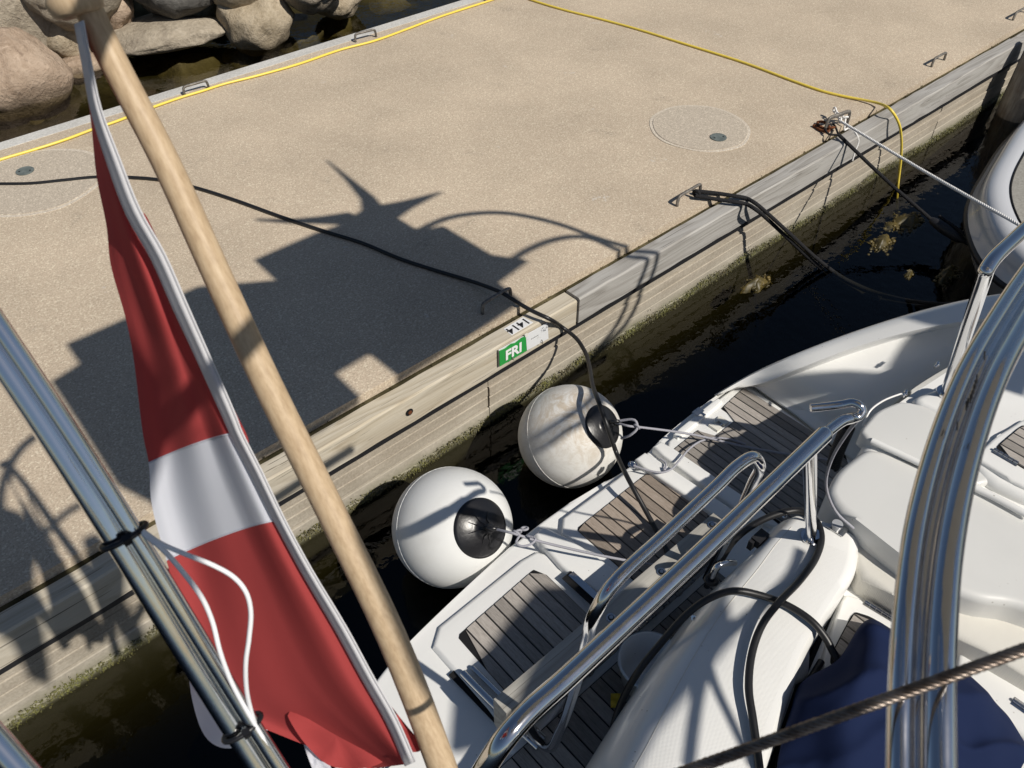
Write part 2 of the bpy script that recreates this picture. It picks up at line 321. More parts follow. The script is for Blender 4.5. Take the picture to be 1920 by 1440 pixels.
def rock(name, a, b, c, moss=0):
    m = Mat(name, rough=.9, spec=.2); n = m.noise(3.2, 7, .68, dist=.4); n2 = m.noise(22, 5, .7); v = m.wave(2.4, 7, 4, m.mapping((1,1.3,2.5),(.5,.7,.2)), 'Z', dscale=1.5)
    col = m.ramp(n, [(.3, a), (.52, b), (.74, c)]); col = m.mix(.4, col, m.ramp(n2, [(.3, a), (.7, c)])); col = m.mix(m.math('MULTIPLY', m.ramp(m.noise(5, 6, .7, dist=1.5), [(.56, 0), (.7, 1)]), .45), col, tuple(min(1, x*1.25) for x in c)); col = m.mix(m.math('MULTIPLY', m.ramp(m.noise(7, 5, .75), [(.33, 1), (.42, 0)]), .6), col, tuple(x*.55 for x in a))
    g = m.node('ShaderNodeNewGeometry'); z = m.sep(2, g.outputs['Position']); mr = m.node('ShaderNodeMapRange'); m.link(m.math('ADD', z, m.math('MULTIPLY', n, .12)), mr.inputs[0]); mr.inputs[1].default_value = -.46; mr.inputs[2].default_value = -.58
    col = m.mix(m.math('MULTIPLY', mr.outputs[0], .45), col, (.10,.08,.045))
    if moss: col = m.mix(m.ramp(m.noise(5, 4), [(.4, 0), (.6, .8)]), col, (.10,.09,.03))
    m.color(col).bump(m.mix(.55, n, n2), .9, .05); return m.m
M['rock_grey'] = rock('grey granite', (.21,.175,.135), (.39,.335,.255), (.54,.475,.38)); M['rock_tan'] = rock('tan granite', (.24,.19,.125), (.42,.35,.25), (.58,.50,.385)); M['rock_red'] = rock('reddish granite', (.24,.17,.12), (.43,.325,.24), (.56,.45,.35)); M['rock_shaded'] = rock('shaded granite', (.055,.052,.048), (.11,.105,.095), (.19,.18,.165)); M['rock_moss'] = rock('mossy granite', (.17,.14,.085), (.33,.27,.16), (.5,.43,.28), 0)  # the darkest granite carries shade in its colour, for one boulder
m = Mat('green sign enamel', (.028,.30,.06), .35); M['sign_green'] = m.m
m = Mat('white sign plate', (.72,.73,.74), .35); m.color(m.mix(m.ramp(m.noise(28, 4), [(.62, 0), (.7, .35)]), (.72,.73,.74), (.4,.38,.33))); M['sign_white'] = m.m
m = Mat('print black', (.014,.014,.016), .6); M['ink'] = m.m
m = Mat('print white', (.8,.8,.8), .5); M['ink_white'] = m.m
m = Mat('silver paint', (.60,.61,.63), .22, .0); m.set('Coat Weight', .6); m.set('Coat Roughness', .06); M['silver'] = m.m
m = Mat('grey deck paint', rough=.8, spec=.2); m.color(m.mix(.5, m.ramp(m.noise(4, 4), [(.35, (.26,.25,.225)), (.7, (.36,.35,.315))]), m.ramp(m.noise(60, 3), [(.3, (.2,.19,.17)), (.7, (.4,.39,.35))]))); M['deck_grey'] = m.m
m = Mat('old creosoted timber', rough=.9, spec=.2); n = m.noise(7, 6, .7, m.mapping((5,5,.6))); m.color(m.mix(m.ramp(m.noise(3.5, 3, .6), [(.4, 0), (.62, .8)]), m.ramp(n, [(.3, (.26,.235,.20)), (.7, (.55,.51,.45))]), (.24,.18,.13))).bump(n, .6, .02); M['pile'] = m.m
m = Mat('slimy seaweed', rough=.5, spec=.5); m.color(m.mix(m.ramp(m.noise(60, 3), [(.35, .0), (.7, .8)]), m.ramp(m.noise(14, 4), [(.3, (.02,.019,.006)), (.55, (.12,.088,.022)), (.78, (.24,.165,.035))]), (.03,.026,.008))); m.set('Subsurface Weight', .0); M['weed'] = m.m
m = Mat('white plastic', (.72,.70,.63), .4); M['plastic'] = m.m
m = Mat('clear grey plastic', (.35,.36,.38), .3); M['plastic_grey'] = m.m
m = Mat('off white awning canvas', (.62,.62,.60), .9, spec=.1); M['shade_plate'] = m.m  # surface of the unseen plates added to cast shade
m = Mat('yellow plastic', (.7,.5,.04), .5); M['yellow'] = m.m

# ------------------------------------------------------------------ the setting: water, sea floor, shore, pier
WZ = -.633
water = tag(obj('water', MB().box((-200,-200,-9), (200,200,WZ)), M['water']), kind='structure')
def hgt(x, y):
    if y < 7: return -5.5 + max(0, (y-2))*.74
    prof = [(7,-1.8),(7.6,-1.25),(8.6,-.98),(9.4,-.85),(10.2,-.5),(11.2,.15),(12.5,.9),(16,2.2),(24,3.0),(60,3.2)]
    for (a, za), (b, zb) in zip(prof, prof[1:]):
        if y <= b: return za+(zb-za)*(y-a)/(b-a) + .06*math.sin(x*2.1+y)*math.cos(y*2.7-x*.6)
    return 3.2
ys = [-60,-20,-6,0,2,4,6,7]+[7.2+.2*i for i in range(20)]+[11.5,12,13,14,16,20,24,40,60]
xs = [-60,-25,-12]+[-6+.4*i for i in range(46)]+[14,20,35,60]
sb = obj('seabed', MB().grid([[Vector((x,y,hgt(x,y))) for x in xs] for y in ys]), M['seabed']); tag(sb, kind='structure')

YW = 2.682; YB0 = 2.652; YB1 = 2.767; YD = 2.803; YF = 6.84; X0, X1 = -9.0, 26.0
pier = obj('pier', MB().box((X0, YD, -.22), (X1, YF, 0)).box((X0, YW+.028, -2.6), (X1, YF+.1, -.221)), [M['deck']]); tag(pier, kind='structure')
# the wall under the timber: board-formed courses, each a pour
rnd = random.Random(3)
jx = [X0] + [-3.1+5.263*i for i in range(0, 6)] + [X1]; jx = sorted(set(round(q, 3) for q in [X0, -3.1, 2.163, 7.425, 12.7, 18, X1]))
hs = [-.265, -.345, -.425, -.510, -.592, -2.6]
for i in range(len(jx)-1):
    for k in range(5):
        off = rnd.uniform(-.0055, .0055); d = .011 if k == 4 else 0
        b = MB(); n = 14; x0, x1 = jx[i]+.004, jx[i+1]-.004
        top, bot = hs[k]-.0025, hs[k+1]+.0025
        rows = []
        for z, yy in ((top, YW+.03), (top, YW+off+.004), (top-.006, YW+off), (bot+.006, YW+off), (bot, YW+off+.004), (bot, YW+.03)):
            rows.append([Vector((x0+(x1-x0)*q/n, yy-d+rnd.uniform(-.0012,.0012), z)) for q in range(n+1)])
        b.grid(rows, smooth=False); b.add([r[0] for r in rows], [tuple(range(6))], False); b.add([r[-1] for r in rows], [tuple(range(6))], False)
        obj('wall_course', b, M['wall'], pier)
# concrete lip chipped along its edge
# timber rubbing beams
def beam(x0, x1, mat, z=-.04, dy=0, dz=0):
    n = max(8, int((x1-x0)/.12)); rows = []; rr = random.Random(int(x0*100)); b = MB()
    prof = [(YB1, z-.19), (YB1, z-.006), (YB1-.006, z), (YB0+.009, z), (YB0, z-.009), (YB0, z-.185), (YB0+.006, z-.19)]
    wob = [(rr.uniform(-.0025,.0025), rr.uniform(-.002,.002)) for _ in range(n+1)]
    for i in range(n+1):
        x = x0+(x1-x0)*i/n; rows.append([Vector((x, y+wob[i][0]+dy, zz+wob[i][1]+dz)) for y, zz in prof] + [Vector((x, prof[0][0]+wob[i][0]+dy, prof[0][1]+wob[i][1]+dz))])
    b.grid(rows, smooth=True); k = len(prof)
    b.add(rows[0][:k], [tuple(range(k))], False); b.add(rows[-1][:k], [tuple(reversed(range(k)))], False); b.auto = True
    return obj('timber_beam', b, mat, pier, sharp=30)
bt = beam(-4.6, 2.839, M['beam_tan']); bt['label'] = 'newer tan timber carrying the number and green plates'
beam(2.846, 8.60, M['beam_grey'], dz=.020, dy=-.013); beam(8.607, 15.5, M['beam_grey']); beam(15.507, X1, M['beam_grey']); beam(X0, -4.607, M['beam_grey'])
obj('dark_gap_strip', MB().box((X0, YB0+.004, -.2635), (X1, YW+.02, -.232)), M['rubber'], pier)  # black strip added as the dark shaded gap line under the beam
# bolt recesses along the beam face
for px, py in ((768,773),(1106,572),(1369,417),(1582,287),(1750,188),(1886,106)):
    c = aty(px, py, YB0-.005); nrm = Vector((0,-1,0))
    hb = MB().disc(c+Vector((0,.001,0)), nrm, .023, .0015, 20); o = obj('bolt_hole', hb, M['caulk'], pier)
    obj('bolt_head', MB().disc(c+Vector((.002,-.0005,-.002)), nrm, .0125, .004, 6), M['rust'], o)
# algae fringe at the water line: countless tufts
rnd = random.Random(11); b = MB()
for i in range(15000):
    x = rnd.uniform(-2.2, 10.5); zt = rnd.gauss(-.598, .020) + .014*math.sin(x*3.1)+.010*math.sin(x*11)
    y = YW-.010-rnd.random()**2*.012; L = rnd.uniform(.004,.013); a = rnd.uniform(0, 6.28)
    u = Vector((math.cos(a), -.3*abs(math.sin(a)), .5*math.sin(a)))*L; v = Vector((rnd.uniform(-.4,.4), -rnd.uniform(.1,.8), -rnd.uniform(.2,1)))*L
    c = Vector((x, y, zt)); b.add([c-u*.5, c+u*.5, c+u*.3+v, c-u*.4+v], [(0,1,2,3)], True)
tag(obj('algae_fringe', b, M['algae'], pier), kind='stuff')
# far kerb
kb = MB().box((X0, YF-.05, -.16), (X1, YF+.075, .004)); obj('far_kerb', kb, M['kerb'], pier)
# two round concrete repairs with inspection lids
def round_patch(c, rx, ry, lid):
    def ell(s, z, n=56, wob=.012, seed=1):
        q = random.Random(seed); ph = [q.uniform(0,6.28) for _ in range(3)]
        return [Vector((c.x+rx*s*math.cos(a)*(1+wob*math.sin(3*a+ph[0])+wob*math.sin(5*a+ph[1])), c.y+ry*s*math.sin(a)*(1+wob*math.sin(2*a+ph[2])+wob*math.sin(7*a)), z)) for a in [2*math.pi*i/n for i in range(n)]]
    obj('patch_rim', slab(ell(1.07, .004), -.01), M['patch_rim'], pier)
    o = obj('concrete_patch', slab(ell(1.0, .008), -.01), M['patch'], pier)
    b = MB().disc(lid, (0,0,1), .062, .006, 28); obj('inspection_lid', b, M['steel_dull'] if False else M['lid'], pier)
    b = MB()
    for sx, sy in ((-.035,.01),(.03,-.022)): b.disc(lid+Vector((sx,sy,.006)), (0,0,1), .007, .001, 10)
    obj('lid_screws', b, M['caulk'], pier)
m = Mat('painted lid', rough=.6); m.color(m.ramp(m.noise(30, 4), [(.35, (.10,.12,.115)), (.7, (.17,.195,.185))])); M['lid'] = m.m
round_patch(at(1312,240,0), .355, .365, at(1347,258,.009)); round_patch(at(68,340,0), .44, .44, at(47,321,.009))
# whole straight edge debris line along the beam: dark grit in the joint
rnd = random.Random(5); b = MB()
for i in range(260):
    x = rnd.uniform(-1, 10); y = rnd.uniform(YB1+.002, YD-.002); s = rnd.uniform(.002,.006); a = rnd.random()*3
    b.ball((x, y, -.06+rnd.uniform(0,.02)), s, 1)
tag(obj('joint_grit', b, M['seabed'], pier), kind='stuff')
obj('joint_bed', MB().box((X0, YB1-.01, -.2), (X1, YD+.01, -.056)), M['seabed'], pier)

# ------------------------------------------------------------------ boulders
def boulder(name, c, rad, rz, mat, seed, label, cut=5, group=None):
    q = random.Random(seed); bm = bmesh.new(); bmesh.ops.create_icosphere(bm, subdivisions=4, radius=1)
    pl = [(_n((q.uniform(-1,1), q.uniform(-1,1), q.uniform(-.6,1))), q.uniform(.68,.92)) for _ in range(cut+3)]
    from mathutils import noise as NZ
    off = Vector((seed*3.1, seed*1.7, seed*.9))
    for v in bm.verts:
        p = v.co.copy()
        for n, dd in pl:
            e = p.dot(n)-dd
            if e > 0: p -= n*e*.86
        nn = NZ.noise(p*1.3+off)*.13 + NZ.noise(p*3.1+off)*.055 + NZ.noise(p*8+off)*.02
        nn += abs(NZ.noise(p*2.2+off*2))*-.10; v.co = p*(1+nn)
    rot = Matrix.Rotation(rz, 3, 'Z'); mb = MB()
    mb.add([rot @ Vector((v.co.x*rad[0], v.co.y*rad[1], v.co.z*rad[2])) + c for v in bm.verts], [[v.index for v in f.verts] for f in bm.faces]); bm.free()
    return tag(obj(name, mb, M[mat], origin=c), label, 'boulder', group or 'boulders along the shore')
B = [((38,36,-.2),(.66,.5,.52),.3,'rock_grey','big rounded grey boulder in the top left corner of the shore'),
 ((18,138,-.42),(.56,.42,.46),-.25,'rock_red','reddish tan boulder half in water at the left edge'),
 ((128,58,-.36),(.34,.34,.36),.9,'rock_tan','pale streaked boulder wedged between the grey and reddish ones'),
 ((203,6,-.15),(.24,.3,.30),.2,'rock_red','orange tinted boulder just behind the flagpole top'),
 ((302,60,-.44),(.80,.46,.15),-.33,'rock_grey','flat grey slab of rock with one pointed end lying at the water edge'),
 ((330,-38,.0),(.66,.5,.42),.1,'rock_shaded','dark shaded boulder above the flat slab'),
 ((478,30,-.38),(.46,.42,.40),.2,'rock_tan','blocky tan boulder with cracked face right of the flat slab'),
 ((400,22,-.55),(.22,.25,.22),.4,'rock_moss','small mossy stone squeezed between slab and tan boulder'),
 ((632,-6,-.42),(.30,.3,.24),.5,'rock_tan','tan stone at the top edge nearest the pier end'),
 ((145,124,-.62),(.33,.22,.12),-.1,'rock_red','flat brown stone just breaking the water below the streaked boulder'),
 ((545,66,-.80),(.42,.36,.22),.3,'rock_grey','pale stone under water below the tan boulder'),
 ((225,150,-.93),(.4,.35,.25),.3,'rock_moss','brown stone under water left of the kerb'),
 ((350,140,-.92),(.45,.38,.24),1.3,'rock_moss','brown stone under water beyond the first far mooring handle'),
 ((470,108,-.90),(.38,.30,.22),.7,'rock_moss','long brown stone under water between the two far mooring handles'),
 ((615,52,-.88),(.42,.34,.24),2.1,'rock_moss','brown stone under water beyond the second far mooring handle'),
 ((720,12,-.9),(.4,.34,.24),2.6,'rock_moss','brown stone under water near the top of the pier kerb'),
 ((60,205,-.9),(.42,.34,.24),1.1,'rock_moss','brown stone under water below the reddish boulder'),
 ((130,-45,.2),(.6,.5,.5),.6,'rock_grey',None),((460,-62,.1),(.6,.5,.5),1.6,'rock_tan',None),((590,-48,0),(.45,.4,.4),.2,'rock_grey',None)]
for i, (p, rad, rz, mt, lb) in enumerate(B):
    boulder('boulder', at(*p), rad, rz, mt, i+2, lb or ['grey boulder higher up the bank above the streaked one','tan boulder higher up the bank above the blocky one','grey boulder higher up the bank above the top edge stone'][i-17])

# ------------------------------------------------------------------ piling
pc = Vector((8.58, 2.40, 0)); b = MB(); q = random.Random(2); rows = []
for z, r in ((-2.6,.205),(-.63,.2),(-.35,.193),(-.1,.185),(.03,.178),(.1,.155),(.135,.10),(.15,.02)):
    rows.append([pc+Vector((math.cos(a)*r*(1+.03*math.sin(3*a+z)), math.sin(a)*r*(1+.03*math.cos(2*a)), z)) for a in [2*math.pi*k/28 for k in range(29)]])
b.grid(rows); tag(obj('mooring_pile', b, M['pile'], origin=(8.58,2.40,-.63)), 'round weathered timber pile with domed top standing against the pier at the right edge', 'pile')

# ------------------------------------------------------------------ mooring handles cast into the pier
def handle_proto(L=.225, h=.072, r=.0108):
    k = L/2; path = spline([(-k,0,-.02),(-k,0,h*.55),(-k*.93,0,h*.9),(-k*.72,0,h)], 4) + spline([(k*.72,0,h),(k*.93,0,h*.9),(k,0,h*.55),(k,0,-.02)], 4)
    return MB().tube(path, r, 10)
hm = obj('mooring_handle', handle_proto(), M['iron'])
H = [((1269.4,386.3),(1311.5,361),'iron mooring handle holding the doubled black ropes'),
 ((1746.3,125.4),(1769.6,112.9),'bare iron mooring handle near the right end of the pier'),
 ((1546,247),(1588,232),'iron mooring handle with rusty shackle and white knotted rope'),
 ((905,588),(957,557),'iron mooring handle in shade with the black cable lying across it'),
 ((1899,38),(1925,24),'iron mooring handle with dark ropes at the top right corner'),
 ((347,179),(391.5,166),'iron mooring handle on the far edge nearest the flagpole'),
 ((667,79),(705,69.5),'second iron mooring handle along the far edge, mid way'),
 ((915,3),(948,-6),'iron mooring handle at the top edge where the yellow hoses meet')]
for i, (a, c, lb) in enumerate(H):
    o = hm if i == 0 else hm.copy()
    if i: C.objects.link(o)
    a, c = at(*a, 0), at(*c, 0); o.location = (a+c)/2; d = c-a; o.rotation_euler = (0,0,math.atan2(d.y, d.x)); s = d.length/.225; o.scale = (s, 1, 1 if i != 2 else 1.5)
    tag(o, lb, 'mooring handle', 'mooring handles along the pier')

# ------------------------------------------------------------------ hoses, ropes and cables on the pier
def line(name, pts, r, mat, label, cat, n=8, k=6, group=None, parent=None):
    return tag(obj(name, MB().tube(spline(pts, k), r, n), mat, parent), label, cat, group)
y1 = [(-70,325),(0,300),(60,281),(120,263),(178,241),(215,228),(280,204),(340,182),(380,170),(420,158),(480,142),(560,120),(640,93),(700,76.5),(760,56),(820,33),(870,16),(920,1),(980,-22)]
line('yellow_hose', [at(a, c, .0135)+Vector((0, .006*math.sin(i*2.3), 0)) for i, (a, c) in enumerate(y1)], .0108, M['hose'], 'yellow hose laid along the far kerb of the pier', 'hose')
y2 = [(930,-24,.011),(1000,1,.011),(1060,19,.011),(1120,34,.011),(1200,56,.011),(1280,81,.011),(1400,119,.011),(1480,149,.011),(1540,170,.011),(1580,180,.012),(1620,187.5,.02),(1648,194,.035),(1670,206,0,2.64),(1684,228,0,2.575),(1690,258,0,2.55),(1689,300,0,2.53),(1684,345,0,2.50),(1682,385,0,2.44),(1686,410,0,2.40),(1697,431,-.66),(1704,440,-.8)]
line('yellow_hose', P(y2), .0108, M['hose'], 'yellow hose crossing the pier and dropping over the near edge into the water', 'hose')
ca = [(-60,345,.012),(0,345,.012),(60,344,.012),(120,338,.012),(185,332,.012),(290,336,.012),(360,350,.012),(440,375,.012),(520,404,.012),(600,431,.012),(680,456,.012),(750,485,.012),(820,508,.012),(880,526,.02),(920,540,.05),(945,551,.062),(975,570,.03),(1000,584,.02),(1030,598,.0),(1055,614,0,2.64),(1080,634,0,2.54),(1097,660,0,2.42),(1106,690,0,2.26),(1112,725,0,2.08),(1123,755,0,1.94),(1139,800,0,1.83),(1156,850,0,1.77),(1178,898,-.13),(1212,960,-.20),(1238,1008,-.235),(1256,1042,-.235)]
line('power_cable', P(ca), .0122, M['cable'], 'black cable running over the pier past the number plate to the yacht platform', 'cable', n=10)
line('cable_tail', P([(1240,1010,-.22),(1248,1030,-.25),(1246,1060,-.27),(1238,1090,-.27)]), .009, M['cable'], 'short black cable end on the brown teak step by the gangway board', 'cable')
# doubled black ropes
ro = tag(empty('mooring_rope', at(1310,365,0)), 'doubled black mooring rope from the middle handle down to the yacht side', 'mooring rope')
for dy, dx in ((-6,0),(5,-2)):
    pts = [(1304,363+dy*.8,.035),(1340,368+dy,.02),(1380,374+dy,.012),(1400,378+dy,-.006),(1416,387+dy,-.012),(1440,407+dy,0,2.52),(1480,444+dy*1.1,0,2.40),(1530,490+dy*1.1,0,2.26),(1580,527+dy*1.1,0,2.1),(1635,552+dy,0,1.9),(1690,566+dy*.8,0,1.66),(1750,573+dy*.6,0,1.40),(1810,572+dy*.5,0,1.15)]
    obj('rope_strand', MB().tube(spline(P(pts), 6), .0145, 8), M['rope_black'], ro)
b = MB(); c0, c1 = P([(1632,551,0,1.91),(1652,558,0,1.83)]); b.tube([c0, c1], .028, 12); obj('tape_whipping', b, M['cap'], ro)
obj('rope_eye', MB().torus(at(1306,363,.04), (1,.2,.1), .022, .011), M['rope_black'], ro)
# black snubber line
sn = tag(empty('snubber_line', at(1548,240,.02)), 'dark mooring line with black rubber snubbers running down from the rusty shackle', 'mooring rope')
e0 = at(1572,252,.03); e1 = at(1750,415,-.42); e2 = at(1808,452,-.47); e3 = at(1845,474,-.49); e4 = at(1930,514,-.52)
obj('rope', MB().tube(spline([e0, e0.lerp(e1,.5)-Vector((0,0,.012)), e1], 10), .0135, 8), M['rope_black'], sn)
obj('rope_eye', MB().tube(spline([at(1572,252,.03), at(1562,233,.03), at(1551,236,.03), at(1549,247,.03), at(1556,252,.03), at(1572,253,.03)], 5), .008, 8), M['rope_black'], sn)
def snub(a, c, r):
    return MB().tube([a.lerp(c, t) for t in (0,.06,.18,.4,.6,.82,.94,1)], [r*.42, r*.62, r*.8, r*.97, r, r*.92, r*.6, r*.4], 14)
obj('snubber', snub(e1-(e2-e1)*.1, e2, .044), M['rubber'], sn); obj('rope', MB().tube([e2, e3], .016, 8), M['rope_black'], sn); obj('snubber', snub(e3-(e4-e3)*.25, e4, .046), M['rubber'], sn)
obj('rope_wrap', MB().tube(spline([e1+Vector((.05,-.01,.03)), e2+Vector((-.02,-.04,.045)), e2+Vector((.02,-.06,-.02)), e3+Vector((0,0,-.03))], 6), .011, 8), M['rope_black'], sn)
# rusty shackle
sh = tag(empty('shackle', at(1545,240,.015)), 'rusty iron shackle hooked on the handle beside the white knot', 'shackle')
b = MB().tube(spline(P([(1533,229,.015),(1541,228,.03),(1549,231,.035),(1555,238,.02),(1552,247,.015),(1543,240,.012),(1534,235,.015),(1533,229,.015)]), 5), .0105, 8); obj('bow', b, M['rust'], sh)
b = MB().tube(P([(1527,236,.012),(1536,243,.012),(1548,247,.02)]), .011, 8); b.ball(at(1527,236,.012), .016, 2); obj('pin', b, M['rust'], sh)
obj('chain_link', MB().torus(at(1557,240,.02), (.3,.6,1), .03, .0095), M['rust'], sh)
# white laid rope: three strands twisted
def laid(path, r, pitch, strands=3, n=6):
    pts = spline(path, 8); out = MB(); L = [0]
    for a, c in zip(pts, pts[1:]): L.append(L[-1]+(c-a).length)
    N = max(24, int(L[-1]/pitch*9)); res = []; j = 0
    for i in range(N+1):
        s = L[-1]*i/N
        while j < len(L)-2 and L[j+1] < s: j += 1
        res.append(pts[j].lerp(pts[j+1], (s-L[j])/max(L[j+1]-L[j], 1e-9)))
    t0 = (res[1]-res[0]).normalized(); u = t0.orthogonal().normalized(); fr = []
    for i in range(N+1):
        t = (res[min(i+1,N)]-res[max(i-1,0)]).normalized(); u = (u-t*u.dot(t)).normalized(); fr.append((u.copy(), t.cross(u)))
    for k in range(strands):
        out.tube([res[i]+(fr[i][0]*math.cos(2*math.pi*(i/9+k/strands))+fr[i][1]*math.sin(2*math.pi*(i/9+k/strands)))*r*.5 for i in range(N+1)], r*.56, n)
    return out
wr = tag(empty('white_rope', at(1570,225,.05)), 'white twisted rope knotted to the handle and stretched to the right', 'rope')
a = at(1574,226,.07); e = at(1965,452,.30)
obj('standing_part', laid([a, a.lerp(e,.5)-Vector((0,0,.01)), e], .0105, .05), M['rope_white'], wr)
b = MB()
for i in range(5):
    t = i/4; c = at(1565+9*t*1.2, 206+20*t, .075-.01*t); b.torus(c, (1, -.5-.2*i, .3*(i%2)), .017, .0075, 16, 6)
b.torus(at(1584,221,.06), (.3,.6,.7), .022, .0075, 18, 6); b.torus(at(1578,219,.06), (.8,.1,.5), .018, .0075, 18, 6); obj('knot', b, M['rope_white'], wr)
obj('loose_tail', laid(P([(1585,222,.06),(1584,234,.02),(1583,244,-.02),(1590,241,-.024),(1600,246,-.024),(1608,256,-.024),(1609,268,0,2.638),(1603,284,0,2.636),(1598,301,0,2.634)]), .0075, .04), M['rope_white'], wr)

# ------------------------------------------------------------------ plates on the beam
def text_mesh(s, size, bold=0.0):
    cu = bpy.data.curves.new('text', 'FONT'); cu.body = s; cu.size = size; cu.offset = bold; cu.extrude = .0004; cu.align_x = 'CENTER'; cu.align_y = 'CENTER'
    o = bpy.data.objects.new('text', cu); C.objects.link(o); dg = bpy.context.evaluated_depsgraph_get(); me = bpy.data.meshes.new_from_object(o.evaluated_get(dg)); C.objects.unlink(o); bpy.data.objects.remove(o); return me
def put_text(name, s, size, c, ux, uy, mat, parent, bold=0.0, sx=1.0):
    me = text_mesh(s, size, bold); me.materials.clear(); me.materials.append(mat); o = bpy.data.objects.new(name, me); C.objects.link(o)
    ux = ux.normalized(); uz = ux.cross(uy).normalized(); uy = uz.cross(ux); base = root_loc(parent)
    mw = Matrix(((ux.x*sx,uy.x,uz.x,c.x-base.x),(ux.y*sx,uy.y,uz.y,c.y-base.y),(ux.z*sx,uy.z,uz.z,c.z-base.z),(0,0,0,1))); o.parent = parent; o.matrix_local = mw; return o
def plate(quad, nrm, th):
    nrm = Vector(nrm); q = [Vector(p) for p in quad]; b = [p-nrm*th for p in q]
    return MB().add(q+b, [(0,1,2,3),(7,6,5,4),(0,4,5,1),(1,5,6,2),(2,6,7,3),(3,7,4,0)], False)
q = P([(944.3,616.7,-.0365),(980.8,594.4,-.0365),(999.6,604.2,-.0365),(959.3,628.5,-.0365)])
np_ = tag(empty('number_plate', sum(q, Vector())/4), 'small white berth plate reading 1414 on top of the tan beam', 'sign')
obj('plate', plate(q, (0,0,1), .003), M['sign_white'], np_)
put_text('number', '1414', .078, sum(q, Vector())/4+Vector((0,0,.0008)), (q[0]-q[1]), (q[3]-q[0]), M['ink'], np_, .0012, 1.05)
yp = YB0-.022
g = [aty(936.4,658.3,yp), aty(985.7,629.9,yp), aty(987.8,657.6,yp), aty(937,687.5,yp)]; wq = [aty(986.2,629.6,yp+.002), aty(1026.7,607,yp+.002), aty(1028.7,634.7,yp+.002), aty(988.2,657.4,yp+.002)]
fs = tag(empty('berth_sign', sum(g, Vector())/4), 'green FRI berth sign with worn white half hung on the tan beam', 'sign')
tip = [g[0], g[0].lerp(g[1],.22)-Vector((0,0,.006)), g[0].lerp(g[1],.45)-Vector((0,0,-.003)), g[0].lerp(g[1],.6)-Vector((0,0,.009)), g[0].lerp(g[1],.85)+Vector((0,0,.002)), g[1], g[2], g[3]]
bk = [p+Vector((0,.003,0)) for p in tip]; b = MB().add(tip+bk, [tuple(range(7,-1,-1)), tuple(range(8,16))]+[(i,(i+1)%8,8+(i+1)%8,8+i) for i in range(8)], False)
obj('green_plate', b, M['sign_green'], fs)
obj('backing_plate', plate([p+Vector((0,.006,0)) for p in (g[0]+Vector((0,0,.004)), wq[1], wq[2], g[3])], (0,-1,0), .003), M['sign_white'], fs)
obj('white_plate', plate(wq, (0,-1,0), .003), M['sign_white'], fs)
cg = (g[0]+g[1]+g[2]+g[3])/4+Vector((.004,-.0035,.0))
put_text('letters', 'FRI', .098, cg+Vector((-.002,0,-.004)), (g[2]-g[3]), Vector((0,0,1)), M['ink_white'], fs, .0035, .98)
cw = (wq[0]+wq[1]+wq[2]+wq[3])/4
b = MB(); rr = random.Random(4)
for i in range(5): b.box(cw+Vector((-.05+.012*i, -.0016, .012)), cw+Vector((-.05+.012*i+.008, -.001, .012+rr.uniform(.003,.007))))
obj('small_print', b, M['ink'], fs)
b = MB()
for i in range(16):
    c = wq[1]+Vector((-rr.random()*.06, -.0012, -rr.random()*.045)); b.box(c, c+Vector((rr.uniform(.003,.012), -.0004, rr.uniform(.003,.009))))
obj('worn_patch', b, M['plastic_grey'], fs)
for c, R, r in ((wq[2].lerp(wq[3],.35)+Vector((0,-.006,.012)), .011, .0022), (g[3].lerp(g[2],.45)+Vector((0,-.006,.012)), .009, .0022)): obj('hook', MB().torus(c, (.9,-.3,0), R, r, 16, 6), M['iron'], fs)
obj('clip', MB().box(g[1]+Vector((-.008,-.004,-.004)), g[1]+Vector((.014,.004,.012))), M['plastic'], fs)
obj('standoff', MB().box(g[0]+Vector((.02,.006,-.05)), g[0]+Vector((.04,YB0-yp+.003,-.03))), M['iron'], fs); obj('standoff', MB().box(wq[1]+Vector((-.04,.006,-.05)), wq[1]+Vector((-.02,YB0-yp+.003,-.03))), M['iron'], fs)

# ------------------------------------------------------------------ neighbouring motorboat
nb = tag(empty('motorboat', (7.6,.4,WZ)), 'silver grey stern of the neighbouring boat with teak platform at the right edge', 'boat')
NP = [at(px, py, -.25) for px, py in ((1925,223),(1889,263),(1859,310),(1838,348),(1829,380),(1833,418),(1856,468),(1892,506),(1930,530))]
NP = [Vector((p.x, p.y, 0)) for p in spline([Vector((9.0,2.15,0)), Vector((8.2,2.13,0))]+NP+[Vector((5.05,.2,0)), Vector((5.0,-2.2,0))], 4)]+[Vector((9.4,-2.2,0)), Vector((9.6,1.8,0))]
cen = Vector((7.2,-.2,0)); 
def ring(s, z, sh=0): return [Vector((p.x+(cen.x-p.x)*sh, p.y+(cen.y-p.y)*sh, z)) for p in NP]
prof = [(.10,-.72),(.03,-.55),(.005,-.40),(-.012,-.37),(-.012,-.33),(.0,-.30),(.004,-.22),(.010,-.155),(.022,-.118),(.042,-.100),(.066,-.098),(.082,-.106)]
rows = [ring(1, z, sh) for sh, z in prof]; b = MB(); b.grid([r+[r[0]] for r in rows]); obj('hull', b, M['silver'], nb)
b = MB(); rr_ = [ring(1,z,sh) for sh,z in ((-.002,-.38),(-.02,-.365),(-.02,-.335),(-.002,-.32))]; b.grid([r+[r[0]] for r in rr_]); obj('rubbing_strake', b, M['rubber'], nb)
dk = ring(1,-.104,.080); obj('deck', slab(dk, -.3), M['deck_grey'], nb)
b = MB(); b.tube(ring(1,-.103,.081), .008, 6, False, 0, True); obj('deck_seam', b, M['caulk'], nb)
tk = ring(1,-.098,.155); obj('teak_base', slab(tk, -.2), M['caulk'], nb)
